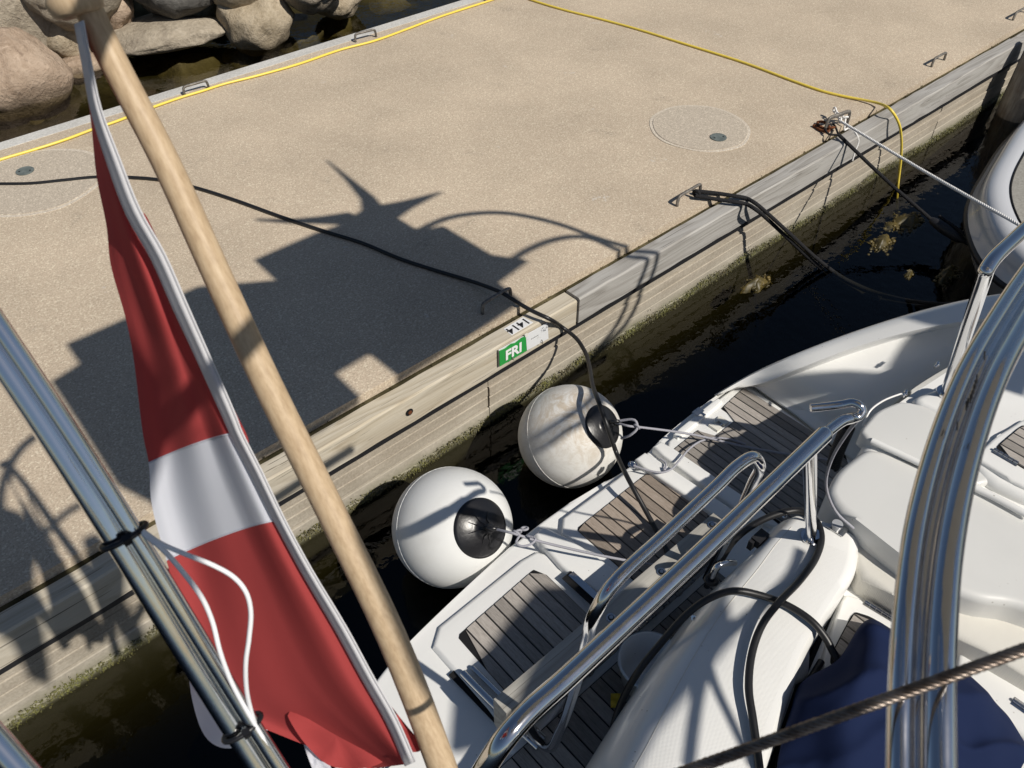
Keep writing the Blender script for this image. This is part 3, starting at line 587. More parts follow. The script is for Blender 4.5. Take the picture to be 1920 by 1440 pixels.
def poly_span(poly, x):
    ys = []
    for i in range(len(poly)):
        a, c = poly[i], poly[(i+1)%len(poly)]
        if (a.x-x)*(c.x-x) < 0: ys.append(a.y+(c.y-a.y)*(x-a.x)/(c.x-a.x))
    return (min(ys), max(ys)) if ys else None
def planks(poly, z, wd, mat, parent, gap=.005, h=.006, inset=.004, x_off=0.0, ax='x'):
    if ax == 'y': poly = [Vector((p.y, p.x, p.z)) for p in poly]
    xa = min(p.x for p in poly)+inset; xb = max(p.x for p in poly)-inset; x = xa+x_off; out = []; me = None
    while x < xb-.008:
        x1 = min(x+wd-gap, xb); e = 1e-4
        s0, s1 = poly_span(poly, x+e), poly_span(poly, x1-e)
        if s0 and s1:
            y00, y01, y10, y11 = s0[0]+inset, s0[1]-inset, s1[0]+inset, s1[1]-inset
            if y01-y00 > .02 or y11-y10 > .02:
                y00, y01 = (y00, y01) if y01 > y00 else ((y00+y01)/2-.002, (y00+y01)/2+.002); y10, y11 = (y10, y11) if y11 > y10 else ((y10+y11)/2-.002, (y10+y11)/2+.002)
                k = .0012; v = [(x,y00,z),(x1,y10,z),(x1,y11,z),(x,y01,z),(x+k,y00+k,z+h),(x1-k,y10+k,z+h),(x1-k,y11-k,z+h),(x+k,y01-k,z+h)]
                if ax == 'y': v = [(q[1], q[0], q[2]) for q in v]
                fs = [(4,5,6,7),(0,1,5,4),(1,2,6,5),(2,3,7,6),(3,0,4,7)]
                if ax == 'y': fs = [tuple(reversed(f)) for f in fs]
                out.append(obj('plank', MB().add(v, fs, False), mat, parent))
        x += wd
    return out
tp = [Vector((max(p.x,5.3), max(p.y,.2), p.z)) for p in tk]
base = [o for o in nb.children if o.name.startswith('teak_base')][0]
planks([p for p in tk], -.100, .060, M['teak_grey'], base, gap=.010, ax='y')

# ------------------------------------------------------------------ seaweed in the water
def weed(name, c, rx, ry, n, seed, label):
    q = random.Random(seed); b = MB()
    for i in range(int(n*.9)):
        a = q.uniform(0, 6.28); d = q.random()**.55*(.75+.35*math.sin(a*3+seed)*math.sin(a*2+seed*2)); p = c+Vector((math.cos(a)*rx*d, math.sin(a)*ry*d, WZ+.010-.05*d*q.random()-c.z))
        L = q.uniform(.008,.024); t = q.uniform(0,6.28); u = Vector((math.cos(t), math.sin(t), q.uniform(-.4,.15)))*L; v = Vector((-math.sin(t), math.cos(t), q.uniform(-.5,.25)))*L*q.uniform(.12,.4)
        b.add([p-u, p+v+Vector((0,0,.006)), p+u, p-v], [(0,1,2,3)])
        if i % 3 == 0: b.ball(p, q.uniform(.006,.02), 1, scale=(1.2,1,.6))
    from mathutils import noise as NZ
    rows = []
    for k in range(9):
        d = k/8; row = []
        for a_ in range(37):
            a = 2*math.pi*a_/36; rr = d*(.72+.4*NZ.noise(Vector((math.cos(a)*1.3+seed, math.sin(a)*1.3, .3)))); v = Vector((math.cos(a)*rx*rr, math.sin(a)*ry*rr, 0)); v.z = WZ-c.z+.045*(1-d*d)-.018*d+.022*NZ.noise(Vector((v.x*16+seed, v.y*16, 0)))+.012*NZ.noise(Vector((v.x*45, v.y*45+seed, 0))); row.append(c+v)
        rows.append(row)
    b.grid(rows)
    return tag(obj(name, b, M['weed'], origin=c), label, 'seaweed', 'seaweed clumps floating by the pier')
for i, (px, py, rx, ry, n, lb) in enumerate(((1702,415,.26,.15,520,'brown seaweed clump where the yellow hose enters the water'),(1652,455,.16,.10,280,'small brown seaweed clump left of the hose end'),(1775,516,.20,.08,320,'golden seaweed clump floating below the rubber snubbers'),(1705,515,.06,.035,60,'tiny seaweed scrap left of the golden clump'),(1420,532,.18,.09,220,'dull seaweed clump close to the pier wall under the doubled ropes'))):
    weed('seaweed', at(px, py, WZ), rx, ry, n, i+3, lb)

# ------------------------------------------------------------------ the yacht
def zl(z): return .42+(z-.97)*.75                           # lockers and cushions
def zc(z): return max(-.28, .34+(z-1.05)*.62)              # cockpit mouldings: measured in their own units, lowered to the coaming height
def zq(z): return -.2+(z+.2)*.5 if z > -.2 else z
def lower(l, f=None): return [(p[0], p[1], (f or zc)(p[2])) for p in l]
Y = tag(empty('yacht', (1.6,.4,WZ)), 'white yacht stern with teak steps, steel rails and gate facing the pier', 'yacht')
def ppoly(l, it=0, q=.25): 
    p = P(l); return chaikin(p, it, q) if it else p
zp = -.30
stern = ppoly([(560,1500,zp),(632,1440,zp),(662,1345,zp),(700,1278,zp),(745,1225,zp),(860,1113,zp),(1010,977,zp),(1100,924,zp),(1190,869,zp),(1262,803,zp),(1340,743,zp),(1385,716,zp),(1470,690,zp),(1640,870,zp),(1500,1150,zp),(1300,1480,zp),(1100,1650,zp),(560,1650,zp)], 2)
obj('swim_platform', slab(stern, -.52, .018, 4), M['gel'], Y)
cen = Vector((1.7,.5,0)); st2 = [p+(cen-p)*.03 for p in stern]; b = MB(); rows = []
for sh, z in ((.004,-.505),(.03,-.56),(.07,-.64),(.16,-.85)): rows.append([Vector((p.x+(cen.x-p.x)*sh, p.y+(cen.y-p.y)*sh, z)) for p in stern]+[Vector((stern[0].x+(cen.x-stern[0].x)*sh, stern[0].y+(cen.y-stern[0].y)*sh, z))])
b.grid(rows); obj('stern_hull', b, M['hull'], Y)
# raised mouldings of the platform
def mould(name, l, zt, zb=None, bev=.012, it=1, mat='gel', q=.12):
    return obj(name, slab(ppoly([(a, c, zt) for a, c in l], it, q), zt-.05 if zb is None else zb, bev, 3), M[mat], Y)
z1 = -.275
mould('step_moulding', [(795,1195),(1000,1030),(1055,1045),(1180,1140),(1010,1390),(960,1420),(930,1350)], z1, zp-.02, .02)
mould('platform_ridge', [(1000,1003),(1018,985),(1075,1012),(1230,1118),(1190,1160),(1060,1070)], -.235, zp-.02, .016)
mould('step_moulding', [(1035,985),(1195,868),(1335,960),(1300,1070),(1230,1120),(1190,1110)], -.262, zp-.02, .016)
mould('step_riser', [(1188,862),(1212,845),(1390,965),(1370,985)], -.225, zp-.02, .012); mould('step_riser', [(1222,838),(1242,825),(1440,960),(1425,985)], -.245, zp-.02, .012)
mould('platform_moulding', [(1240,838),(1350,745),(1393,714),(1582,846),(1640,880),(1560,1010),(1440,985),(1330,905)], -.272, zp-.02, .014)
mould('platform_flange', [(1262,812),(1345,745),(1356,752),(1272,822)], -.255, zp-.02, .008)
def panel(l, z, wd, mat, pl=.006, it=1, q=.03, gap=.0055):
    poly = ppoly([(a, c, z) for a, c in l], it, q)
    o = obj('teak_panel', slab(poly, z-.03), M['caulk'], Y); planks(poly, z+.0005, wd, M[mat], o, gap=gap, h=pl); return o
panel([(857,1193),(1000,1068),(1025,1078),(1105,1155),(1070,1290),(1010,1352),(975,1328)], z1+.003, .0565, 'teak_grey')
panel([(1080,992),(1213,887),(1240,900),(1330,965),(1300,1060),(1215,1110),(1190,1090)], -.262+.003, .058, 'teak_brown')
panel([(1258,846),(1308,806),(1336,821),(1381,786),(1352,766),(1394,727),(1480,782),(1585,852),(1600,905),(1545,1015),(1470,990),(1400,935)], -.272+.003, .052, 'teak_grey')
poly = [Vector((x, y, z1)) for x, y in ((.72,.25),(.78,.985),(2.12,.985),(2.12,.74),(1.75,.66),(1.35,.58),(1.05,.3))]
o = obj('teak_panel', slab(poly, z1-.02), M['caulk'], Y); planks(poly, z1+.0005, .062, M['teak_grey'], o, gap=.006)
# little latch in its notch, plate, pad-eyes
b = MB(); z = -.272; lt = at(1347,797,z)
b.box(lt+Vector((-.05,-.03,0)), lt+Vector((-.012,.03,.016))).box(lt+Vector((.014,-.03,0)), lt+Vector((.05,.03,.016))).box(lt+Vector((-.014,.012,.0)), lt+Vector((.016,.024,.02))); o = obj('latch', b, M['plastic'], Y)
obj('latch_spring', MB().tube([lt+Vector((-.014,-.012,.008)), lt+Vector((.016,-.012,.008))], .007, 10), M['steel_dull'], o)
b = MB(); c = at(1309,772,-.254); b.box(c+Vector((-.03,-.02,0)), c+Vector((.03,.02,.003))).box(c+Vector((-.005,-.045,-.002)), c+Vector((.012,-.02,.004))); obj('strike_plate', b, M['steel_dull'], Y)
c = at(1186,872,-.225); b = MB().disc(c, (0,0,1), .024, .004, 20).torus(c+Vector((0,0,.012)), (1,.4,0), .014, .0035, 16, 6); obj('pad_eye', b, M['steel'], Y)
# folded swim ladder: flat stainless rails lying beside the teak steps
def bar(a, c, wd, ht, up=Vector((0,0,1))):
    d = (c-a).normalized(); s = d.cross(up).normalized()*wd/2; u = up*ht
    return MB().add([a-s, a+s, c+s, c-s, a-s+u, a+s+u, c+s+u, c-s+u], [(3,2,1,0),(4,5,6,7),(0,1,5,4),(1,2,6,5),(2,3,7,6),(3,0,4,7)], False)
obj('ladder_rail', MB().tube(spline(P([(868,1262,-.25),(905,1300,-.245),(955,1350,-.24),(1010,1402,-.235)]), 4), .0165, 14), M['steel'], Y); obj('ladder_rail', MB().tube(P([(886,1252,-.255),(1022,1385,-.245)]), .011, 10), M['steel'], Y)
obj('ladder_slot', bar(at(858,1252,zp+.012), at(1010,1408,zp+.012), .1, .006), M['caulk'], Y)
obj('ladder_rail', bar(at(1070,1078,-.235), at(1125,1128,-.235), .032, .014), M['steel'], Y); obj('ladder_slot', bar(at(1062,1078,-.2345), at(1130,1140,-.2345), .058, .004), M['caulk'], Y)
b = MB(); b.tube(P([(980,1325,-.262),(985,1340,-.20)]), .008, 8); b.tube(P([(990,1330,-.262),(1000,1345,-.20)]), .008, 8); obj('ladder_clip', b, M['steel'], Y)
# cleat under the flag
c = at(722,1428,-.285); b = MB().disc(c, (0,0,1), .03, .004, 20); b.tube([c+Vector((-.05,-.02,.03)), c+Vector((.05,.02,.03))], .008, 10); b.tube([c, c+Vector((0,0,.03))], .009, 10); obj('cleat', b, M['steel'], Y)
# the rounded quarter: gunwale and side deck sweeping up to the right
T = [[(1340,741,-.36),(1340,741,-.262),(1342,741,-.25),(1352,738,-.25),(1366,730,-.25),(1368,730,-.252),(1372,728,-.256),(1396,714,-.258),(1480,770,-.26),(1604,868,-.262)],
     [(1408,702,-.3),(1408,702,-.15),(1411,703,-.138),(1420,708,-.136),(1432,717,-.138),(1434,718,-.15),(1436,720,-.185),(1448,726,-.195),(1520,766,-.21),(1616,838,-.215)],
     [(1480,669,-.2),(1480,669,.0),(1483,671,.012),(1490,679,.015),(1499,690,.012),(1500,692,.0),(1503,697,-.05),(1513,703,-.055),(1570,738,-.08),(1632,800,-.10)],
     [(1600,623,-.05),(1600,623,.13),(1602,626,.145),(1607,635,.148),(1612,648,.145),(1613,651,.13),(1616,656,.08),(1624,662,.07),(1660,688,.05),(1702,736,.03)],
     [(1720,585,.1),(1720,585,.25),(1722,588,.265),(1727,599,.268),(1734,615,.265),(1736,618,.25),(1738,622,.20),(1746,630,.19),(1766,648,.17),(1796,678,.15)],
     [(1820,561,.2),(1820,561,.35),(1822,564,.365),(1829,578,.37),(1838,598,.365),(1839,601,.35),(1841,605,.30),(1846,610,.29),(1858,622,.27),(1878,640,.25)],
     [(1955,541,.3),(1955,541,.42),(1957,544,.435),(1964,558,.44),(1974,580,.435),(1976,583,.42),(1978,587,.37),(1984,592,.36),(1994,604,.34),(2014,624,.32)],
     [(2115,521,.35),(2115,521,.46),(2117,524,.475),(2124,538,.48),(2134,560,.475),(2136,563,.46),(2138,567,.41),(2144,572,.40),(2154,584,.38),(2174,604,.36)]]
qd = MB().grid([[c[i] for c in [spline([at(*r[j]) for r in T], 7) for j in range(len(T[0]))]] for i in range(7*(len(T)-1)+1)]); qd.auto = True
obj('quarter_deck', qd, M['gel'], Y, solid=.006, sharp=28)
hr = []
for r in T:
    p = P(r[:1])[0]; hr.append([p, Vector((p.x+.015, p.y+.03, (p.z-.7)/2)), Vector((p.x-.05, p.y-.03, -.70)), Vector((p.x-.2,p.y-.12,-1.0))])
obj('quarter_hull', MB().grid(loft(hr, 6, 3)), M['hull'], Y)
c = at(1868,598,.30); b = MB().box(c+Vector((-.03,-.05,-.02)), c+Vector((.03,.05,.035))); obj('fairlead', b, M['rubber'], Y)
# lockers behind the quarter deck
def lockr(name, l, zt, zb, bev, mat, it=2, q=.2, seg=6, f=None):
    f = f or zl
    return obj(name, slab(ppoly([(a, c, f(zt)) for a, c in l], it, q), f(zb) if zb > -.2 else zb, bev, seg), M[mat], Y)
lockr('locker_coaming', [(1588,880),(1640,792),(1695,748),(1760,708),(1860,640),(1990,560),(2160,640),(2100,960),(1860,980),(1680,940)], .96, -.3, .06, 'gel')
lockr('cushion', [(1612,806),(1645,768),(1693,748),(1810,780),(1900,830),(1850,915),(1745,873),(1628,822)], 1.005, .9, .03, 'cream', 2, .15)
lockr('cushion', [(1622,838),(1660,842),(1740,880),(1860,938),(2010,1010),(2060,1110),(1985,1160),(1900,1130),(1840,1124),(1770,1100),(1690,1040),(1620,985),(1566,944),(1552,916),(1570,880)], .97, .40, .034, 'cream', 2, .18, 8)
b = MB().tube(spline(P(lower([(1634,826,1.0),(1690,852,1.0),(1745,878,1.0),(1850,925,1.0),(1930,968,1.0)], zl)), 5), .014, 10); obj('cushion_ridge', b, M['gel'], Y)
lockr('side_deck', [(1700,746),(1770,722),(1860,660),(2000,600),(2140,700),(2080,960),(1960,950),(1830,890),(1795,790)], 1.02, .6, .05, 'gel')
lockr('step_hatch', [(1826,855),(1862,822),(1925,780),(2010,830),(1960,930),(1905,905)], 1.045, .95, .014, 'gel', 2, .12)
poly = ppoly([(1862,842,zl(1.045)+.003),(1922,792,zl(1.045)+.003),(1995,838,zl(1.045)+.003),(1935,888,zl(1.045)+.003)], 2, .12); o = obj('teak_panel', slab(poly, zl(1.03)), M['caulk'], Y); planks(poly, zl(1.045)+.0035, .05, M['teak_grey'], o)
def hinge(a, c, r=.0075, n=5):
    b = MB()
    for i in range(n): b.tube([a.lerp(c, (i+.06)/n), a.lerp(c, (i+.94)/n)], r, 10)
    d = (c-a).normalized(); s = d.cross(Vector((0,0,1)))*.018; b.add([a-s-Vector((0,0,.004)), a+s-Vector((0,0,.004)), c+s-Vector((0,0,.004)), c-s-Vector((0,0,.004))], [(0,1,2,3)], False); return b
obj('hinge', hinge(at(1863,842,zl(1.045)+.006), at(1910,869,zl(1.045)+.006)), M['steel'], Y)
# clear spray edge and turn buttons along the locker
b = MB().tube(spline(P(lower([(1618,800,.92),(1630,772,.98),(1655,752,1.0),(1690,738,.99),(1698,735,.97)], zl)), 5), .0045, 8); obj('coaming_seam', b, M['gel'], Y)
for px, py in ((1698,738),(1758,684),(1838,637)):
    b = MB(); c = at(px, py, zl(.99)); b.tube([c+Vector((-.02,0,-.004)), c+Vector((.022,.008,-.004))], .007, 8); b.ball(c, .011, 1); obj('turn_button', b, M['steel'], Y)
# aft coaming: long rounded moulding with nonskid top
G = [[(1458,985,-.28),(1446,992,.70),(1466,978,.98),(1497,966,1.05),(1550,980,1.055),(1598,1002,1.05),(1612,1018,1.0),(1606,1050,.80)],
     [(1408,1060,-.28),(1390,1060,.66),(1418,1030,.97),(1450,1012,1.05),(1520,1040,1.06),(1592,1066,1.05),(1603,1078,1.0),(1590,1098,.80)],
     [(1338,1120,-.28),(1320,1122,.60),(1366,1080,.94),(1412,1062,1.05),(1485,1094,1.065),(1556,1128,1.05),(1565,1138,1.0),(1556,1160,.80)],
     [(1240,1240,-.28),(1226,1240,.50),(1275,1190,.90),(1336,1155,1.05),(1420,1186,1.075),(1505,1212,1.05),(1514,1222,1.0),(1505,1245,.80)],
     [(1140,1390,-.28),(1130,1386,.42),(1180,1318,.86),(1262,1272,1.05),(1365,1302,1.085),(1462,1322,1.05),(1472,1334,1.0),(1464,1352,.80)],
     [(1075,1500,-.28),(1060,1500,.40),(1105,1450,.84),(1195,1400,1.05),(1310,1425,1.09),(1420,1450,1.05),(1430,1462,1.0),(1424,1480,.80)],
     [(1000,1640,-.28),(985,1640,.40),(1030,1590,.84),(1110,1540,1.05),(1240,1560,1.09),(1360,1600,1.05),(1372,1612,1.0),(1366,1630,.80)]]
def crisp(p):
    out = [p[0]]
    for a, c, e in zip(p, p[1:], p[2:]): out += [c.lerp(a, .13), c.lerp(e, .13)] if (c-a).length > .02 and (e-c).length > .02 else [c]
    return out+[p[-1]]
cols = [spline(col, 7) for col in zip(*[[q for q in crisp([Vector((v.x, v.y, min(v.z, zc(1.056)))) for v in P(lower(r))])] for r in [[g[0],g[1],g[2],g[3],g[4],g[5],g[6],g[7]] for g in G]])]
gr = [[c[i] for c in cols] for i in range(len(cols[0]))]; ncol = len(gr[0]); b = MB(); b.grid(gr)
k = 0
for i in range(len(gr)-1):
    for j in range(ncol-1):
        if 6 <= j < 9 and 4 <= i: b.m[k] = 1
        k += 1
b.add([r for r in gr[0]], [tuple(range(ncol))], False); b.auto = True
ac = obj('aft_coaming', b, [M['gel'], M['nonskid']], Y, sharp=40)
obj('panel_seam', MB().tube([r[6]+Vector((0,0,-.0004)) for r in gr[3:]], .0016, 6), M['bone'], ac)
# cockpit sole, bench and hatch
lockr('cockpit_sole', [(1590,1040),(1690,1100),(1800,1180),(2050,1330),(2100,1650),(1380,1650),(1420,1450),(1470,1290),(1545,1150)], .80, .3, .02, 'gel', 1, f=zc)
lockr('aft_bench', [(1596,990),(1700,1040),(1800,1100),(2060,1230),(2060,1345),(1800,1196),(1690,1126),(1604,1070)], .88, .3, .03, 'bone', 1, f=lambda z: .305 if z > .5 else .02)
lockr('hatch_lid', [(1583,1112),(1612,1120),(1690,1162),(1770,1210),(1700,1330),(1590,1320),(1535,1245)], .83, .7, .014, 'gel', 2, .12, f=zc)
poly = ppoly([(1600,1146,zc(.83)+.003),(1632,1156,zc(.83)+.003),(1700,1196,zc(.83)+.003),(1650,1290,zc(.83)+.003),(1590,1280,zc(.83)+.003),(1552,1238,zc(.83)+.003)], 2, .12); o = obj('teak_panel', slab(poly, zc(.82)), M['caulk'], Y); planks(poly, zc(.83)+.0035, .062, M['teak_grey'], o)
obj('hinge', hinge(at(1622,1126,zc(.83)+.006), at(1678,1160,zc(.83)+.006)), M['steel'], Y); obj('hinge', hinge(at(1900,1312,zc(.86)+.006), at(1940,1340,zc(.86)+.006)), M['steel'], Y)
lockr('side_bench', [(1800,1200),(2050,1350),(2060,1500),(1960,1420),(1860,1330),(1790,1270)], .86, .5, .02, 'gel', 1, f=zc)
obj('hatch_slot', MB().tube(P(lower([(1570,1120,.812),(1535,1200,.812),(1500,1280,.812),(1440,1460,.812)])), .012, 6), M['caulk'], Y)
b = MB().grid(loft([P(lower(r)) for r in [[(1488,1172,1.04),(1515,1176,1.04)],[(1486,1200,.98),(1516,1204,.98)],[(1480,1240,.90),(1516,1240,.9)],[(1470,1290,.82),(1512,1275,.82)]]], 4, 4)); obj('coaming_recess', b, M['gel'], Y, solid=.012)

# steel rails
RZ = 1.37
def zr(z): return RZ+(z-1.65)*1.1
ra = P(lower([(880,1490,1.50),(915,1432,1.60),(945,1387,1.65),(988,1338,1.66),(1055,1278,1.65),(1150,1190,1.65),(1300,1050,1.65),(1420,935,1.65),(1545,815,1.65)], zr))
rail = obj('push_rail', MB().tube(spline(ra, 6), .0233, 20), M['steel'], Y)
hk = P(lower([(1540,819,1.65),(1580,789,1.65),(1598,784,1.645),(1612,781,1.65),(1617,770,1.66),(1611,760,1.67),(1598,755,1.67),(1580,758,1.66),(1550,762,1.65),(1520,765,1.645)], zr))
obj('rail_hook', MB().tube(spline(hk[:3], 5)+spline(hk[3:], 5), [.0155]*(len(spline(hk[:3],5)))+[.012]*len(spline(hk[3:],5)), 14), M['steel'], rail)
obj('rail_end', MB().ball(ra[-1], .0233, 2), M['steel'], rail)
c = at(1521,1008,zc(1.055)); obj('stanchion', MB().tube([c, at(1517,838,RZ-.005)], [.0205,.0205], 18), M['steel'], Y)
obj('stanchion_base', MB().disc(c-Vector((0,0,.004)), (0,0,1), .041, .012, 24).disc(c+Vector((0,0,.008)), (0,0,1), .029, .02, 24), M['steel'], Y)
hp = P([(985,1318,-.2),(998,1372,-.19),(1028,1402,-.12),(1050,1370,.10),(1078,1290,.55),(1100,1205,.95),(1118,1145,1.17),(1150,1095,1.24),(1250,1000,1.24),(1340,915,1.24),(1385,872,1.24),(1412,857,1.235),(1424,870,1.19),(1412,905,.96),(1375,985,.50),(1325,1085,-.08)])
obj('gate_rail', MB().tube(spline(hp, 7), .0180, 18), M['steel'], Y)
c = at(1775,738,zl(1.02)); q0 = at(1850,505,1.38); obj('stanchion', MB().tube([c, q0], [.026,.0245], 18), M['steel'], Y); obj('stanchion_base', MB().disc(c, (0,0,1), .045, .012, 24).disc(c+Vector((0,0,.012)), (0,0,1), .03, .02, 24), M['steel'], Y)
b = MB().tube(spline(P([(2050,330,1.40),(1960,396,1.40),(1900,450,1.40),(1862,487,1.395),(1848,508,1.38)]), 6), .0245, 18); b.ball(at(1848,508,1.38), .0245, 2); obj('push_rail', b, M['steel'], Y)
# the twin tubed arch at the right, close to the lens
def arch(off, wpx, ln, mat='steel'):
    pts = []; 
    for (px, py, d) in ((1728,1560,.60),(1727,1440,.62),(1728,1300,.645),(1735,1150,.68),(1752,1000,.73),(1787,850,.80),(1838,710,.88),(1898,600,.97),(1960,505,1.06),(2060,380,1.18),(2200,250,1.3)):
        s = {0:1}.get(0)*(.65/d)**.9; pts.append(dp(px+off*s, py+off*s*.35*(1 if py < 1000 else (1560-py)/560), d+ln))
    return MB().tube(spline(pts, 6), wpx*.65/F, 20)
A = obj('arch', arch(31, 30.5, 0), M['steel'], Y); obj('arch_tube', arch(-40, 22, .004), M['steel'], A); obj('arch_tube', arch(-9, 15, .012), M['steel'], A)
b = MB()
for i, (px, py) in enumerate(((1832,712),(1829,722),(1826,731),(1823,741),(1820,749),(1815,756),(1812,762),(1846,668),(1795,800))):
    c = dp(px-2, py, .805); b.tube([c-Vector((.004,.003,0)), c+Vector((.005,.002,.002))], .0009, 6)
obj('marker_stroke', b, M['ink'], A)
# backstay: seven-wire rope in front of the arch
def wire(a, c, r, n=6, turns_len=.032):
    d = c-a; L = d.length; t = d.normalized(); u = t.orthogonal().normalized(); v = t.cross(u); out = MB(); N = int(L/turns_len*10)
    for k in range(n):
        out.tube([a+d*(i/N)+(u*math.cos(2*math.pi*(i/10+k/n))+v*math.sin(2*math.pi*(i/10+k/n)))*r*.66 for i in range(N+1)], r*.36, 6, False)
    out.tube([a, c], r*.55, 6); return out
m = Mat('old wire rope', (.30,.26,.22), .38, .9); m.color(m.ramp(m.noise(60, 3), [(.35, (.10,.075,.06)), (.7, (.27,.23,.20))])); M['wire'] = m.m
obj('backstay', wire(dp(1180,1484,.66), dp(2010,1186,.60), .0049), M['wire'], Y)
# twin backstay tubes at the left with cord
tl = lambda off, sc=1: [dp(px+off*.84, py-off*.5, d) for px, py, d in ((-60,560,.72),(80,768,.76),(205,962,.80),(352,1200,.86),(462,1377,.91),(560,1530,.95))]
Lp = obj('post', MB().tube(spline(tl(-15), 4), .0118, 18), M['steel'], Y); obj('post_tube', MB().tube(spline(tl(20), 4), .0090, 18), M['steel'], Lp)
for px, py, d in ((230,1003,.808),(452,1362,.905)):
    c = dp(px+3, py+2, d); tdir = (dp(352,1200,.86)-dp(205,962,.80)).normalized(); vv = (c-Vector((0,0,HC))).normalized(); side = tdir.cross(vv).normalized(); up = side.cross(tdir)
    o = obj('cable_tie', MB().tube([c+side*.0222*math.cos(a)+up*.0128*math.sin(a) for a in [2*math.pi*i/24 for i in range(24)]], .0030, 8, False, 0, True).box(c-up*.0135-Vector((.004,.004,.004)), c-up*.0135+Vector((.004,.004,.004))), M['cap'], Lp)
obj('corner_tube', MB().tube([dp(-60,1330,.62), dp(90,1500,.64)], .0105, 16), M['steel'], Y)
cd1 = [(268,996,.80),(300,1018,.80),(345,1038,.805),(400,1060,.81),(438,1082,.815),(460,1108,.82),(470,1145,.83),(467,1195,.84),(461,1240,.85),(462,1290,.87),(470,1330,.89),(482,1365,.905),(545,1470,.93)]
cd2 = [(268,1000,.80),(305,1030,.80),(345,1075,.81),(378,1120,.82),(398,1165,.835),(412,1220,.845),(432,1275,.865),(458,1325,.885),(486,1372,.905),(540,1462,.93)]
line('white_cord', D(cd1), .0025, M['cord_white'], 'thin white cord bowing out widest from the strapped steel tubes', 'cord'); line('white_cord', D(cd2), .0026, M['cord_white'], 'thin white cord hanging closer to the strapped steel tubes', 'cord')

# gangway board on edge, bolted, behind the rails
gb = tag(empty('gangway_board', at(1230,1100,.5)), 'weathered wooden gangway board stowed on edge behind the steel rails', 'gangway')
GZ = .02; x0, x1, y0 = .86, 2.16, 1.026
M['board'] = wood_beam('bleached board', [(.20,.19,.17), (.37,.355,.32), (.52,.505,.46), (.40,.385,.35)])
obj('board', slab([Vector((x0,y0,GZ)),Vector((x1,y0,GZ)),Vector((x1,y0+.075,GZ)),Vector((x0,y0+.075,GZ))], GZ-.22, .004, 2), M['board'], gb)
obj('dark_side_face', MB().box((x0+.01,y0-.018,GZ-.205), (x1-.01,y0-.001,GZ-.025)), M['rubber'], gb); obj('side_lip', MB().box((x0,y0-.03,GZ-.225), (x1,y0-.0185,GZ-.205)), M['steel_dull'], gb)  # black face put over the board's side to carry its shade
for px, py, f in ((1147,1160,0),(1240,1073,0),(1335,985,0),(1108,1262,1),(1152,1262,1),(1195,1178,1),(1226,1190,1),(1076,1340,1),(1275,1112,1)):
    c = at(px, py, GZ) if not f else aty(px, py, y0-.018); c.y = min(max(c.y, y0+.015), y0+.055) if not f else c.y; nrm = (0,0,1) if not f else (0,-1,0)
    bo = obj('bolt', MB().disc(c, nrm, .021, .003, 20).disc(Vector(c)+Vector(nrm)*.0045, nrm, .009, .004, 6), M['steel_dull'], gb); obj('bolt_recess', MB().disc(Vector(c)+Vector(nrm)*.003, nrm, .013, .0012, 18), M['caulk'], bo)
# small coaming hardware
KZ = zc(1.058)+.004; q = [at(1548,986,KZ), at(1561,978,KZ), at(1592,993,KZ), at(1580,1006,KZ)]
o = obj('switch_plate', plate(q, (0,0,1), .004), M['steel_dull'], Y); obj('push_knob', MB().disc(at(1567,990,KZ), (0,0,1), .017, .015, 20).disc(at(1567,990,KZ)+Vector((0,0,.015)), (0,0,1), .021, .014, 20), M['plastic_grey'], o)
for px, py, z in ((1332,1172,.985),(1302,1160,.90),(1204,1352,.90),(1472,968,1.0)): 
    b = MB(); c = at(px, py, zc(z)); b.disc(c, (-.4,.5,.8), .010, .006, 14).disc(c+Vector((-.003,.003,.006)), (-.4,.5,.8), .006, .008, 12); obj('snap_stud', b, M['steel'], Y)
b = MB(); c = at(1424,1012,zc(.96)); b.box(c+Vector((-.035,-.02,-.01)), c+Vector((.03,.02,.03))).box(c+Vector((-.05,.0,-.03)), c+Vector((-.02,.02,.02))); obj('clip_bracket', b, M['rubber'], Y)
o = obj('grab_loop', MB().tube(spline(P(lower([(1378,1055,.88),(1360,1056,.93),(1345,1062,.93),(1337,1075,.86),(1334,1092,.76)])), 5), .012, 12), M['steel'], Y)
obj('loop_collar', MB().torus(at(1334,1088,zc(.78)), (.1,.1,1), .02, .010), M['rubber'], o)
c = at(1838,776,1.03); obj('name_badge', plate([at(px, py, zl(1.02)+.003) for px, py in ((1766,762),(1785,767),(1784,784),(1766,780))], (0,0,1), .003), M['steel_dull'], Y)

# white tub in the shade below the coaming
tb = tag(empty('tub', at(1215,1245,-.1)), 'white round tub in the shade behind the gangway board', 'tub'); c = at(1218,1240,-.12)
rows = [[c+Vector((math.cos(a)*r, math.sin(a)*r, z)) for a in [2*math.pi*i/32 for i in range(33)]] for r, z in ((.0,-.16),(.10,-.16),(.125,.0),(.132,.01),(.12,.012),(.1,-.14),(0,-.14))]
obj('body', MB().grid(rows), M['gel'], tb)
tag(obj('yellow_rag', MB().grid(loft([[at(1145+i*9, 1300+j*9, -.24+.02*((i+j)%2)) for i in range(3)] for j in range(4)], 3, 3)), M['yellow'], origin=at(1152,1312,-.25)), 'scrap of yellow plastic on the shaded teak under the coaming', 'scrap')

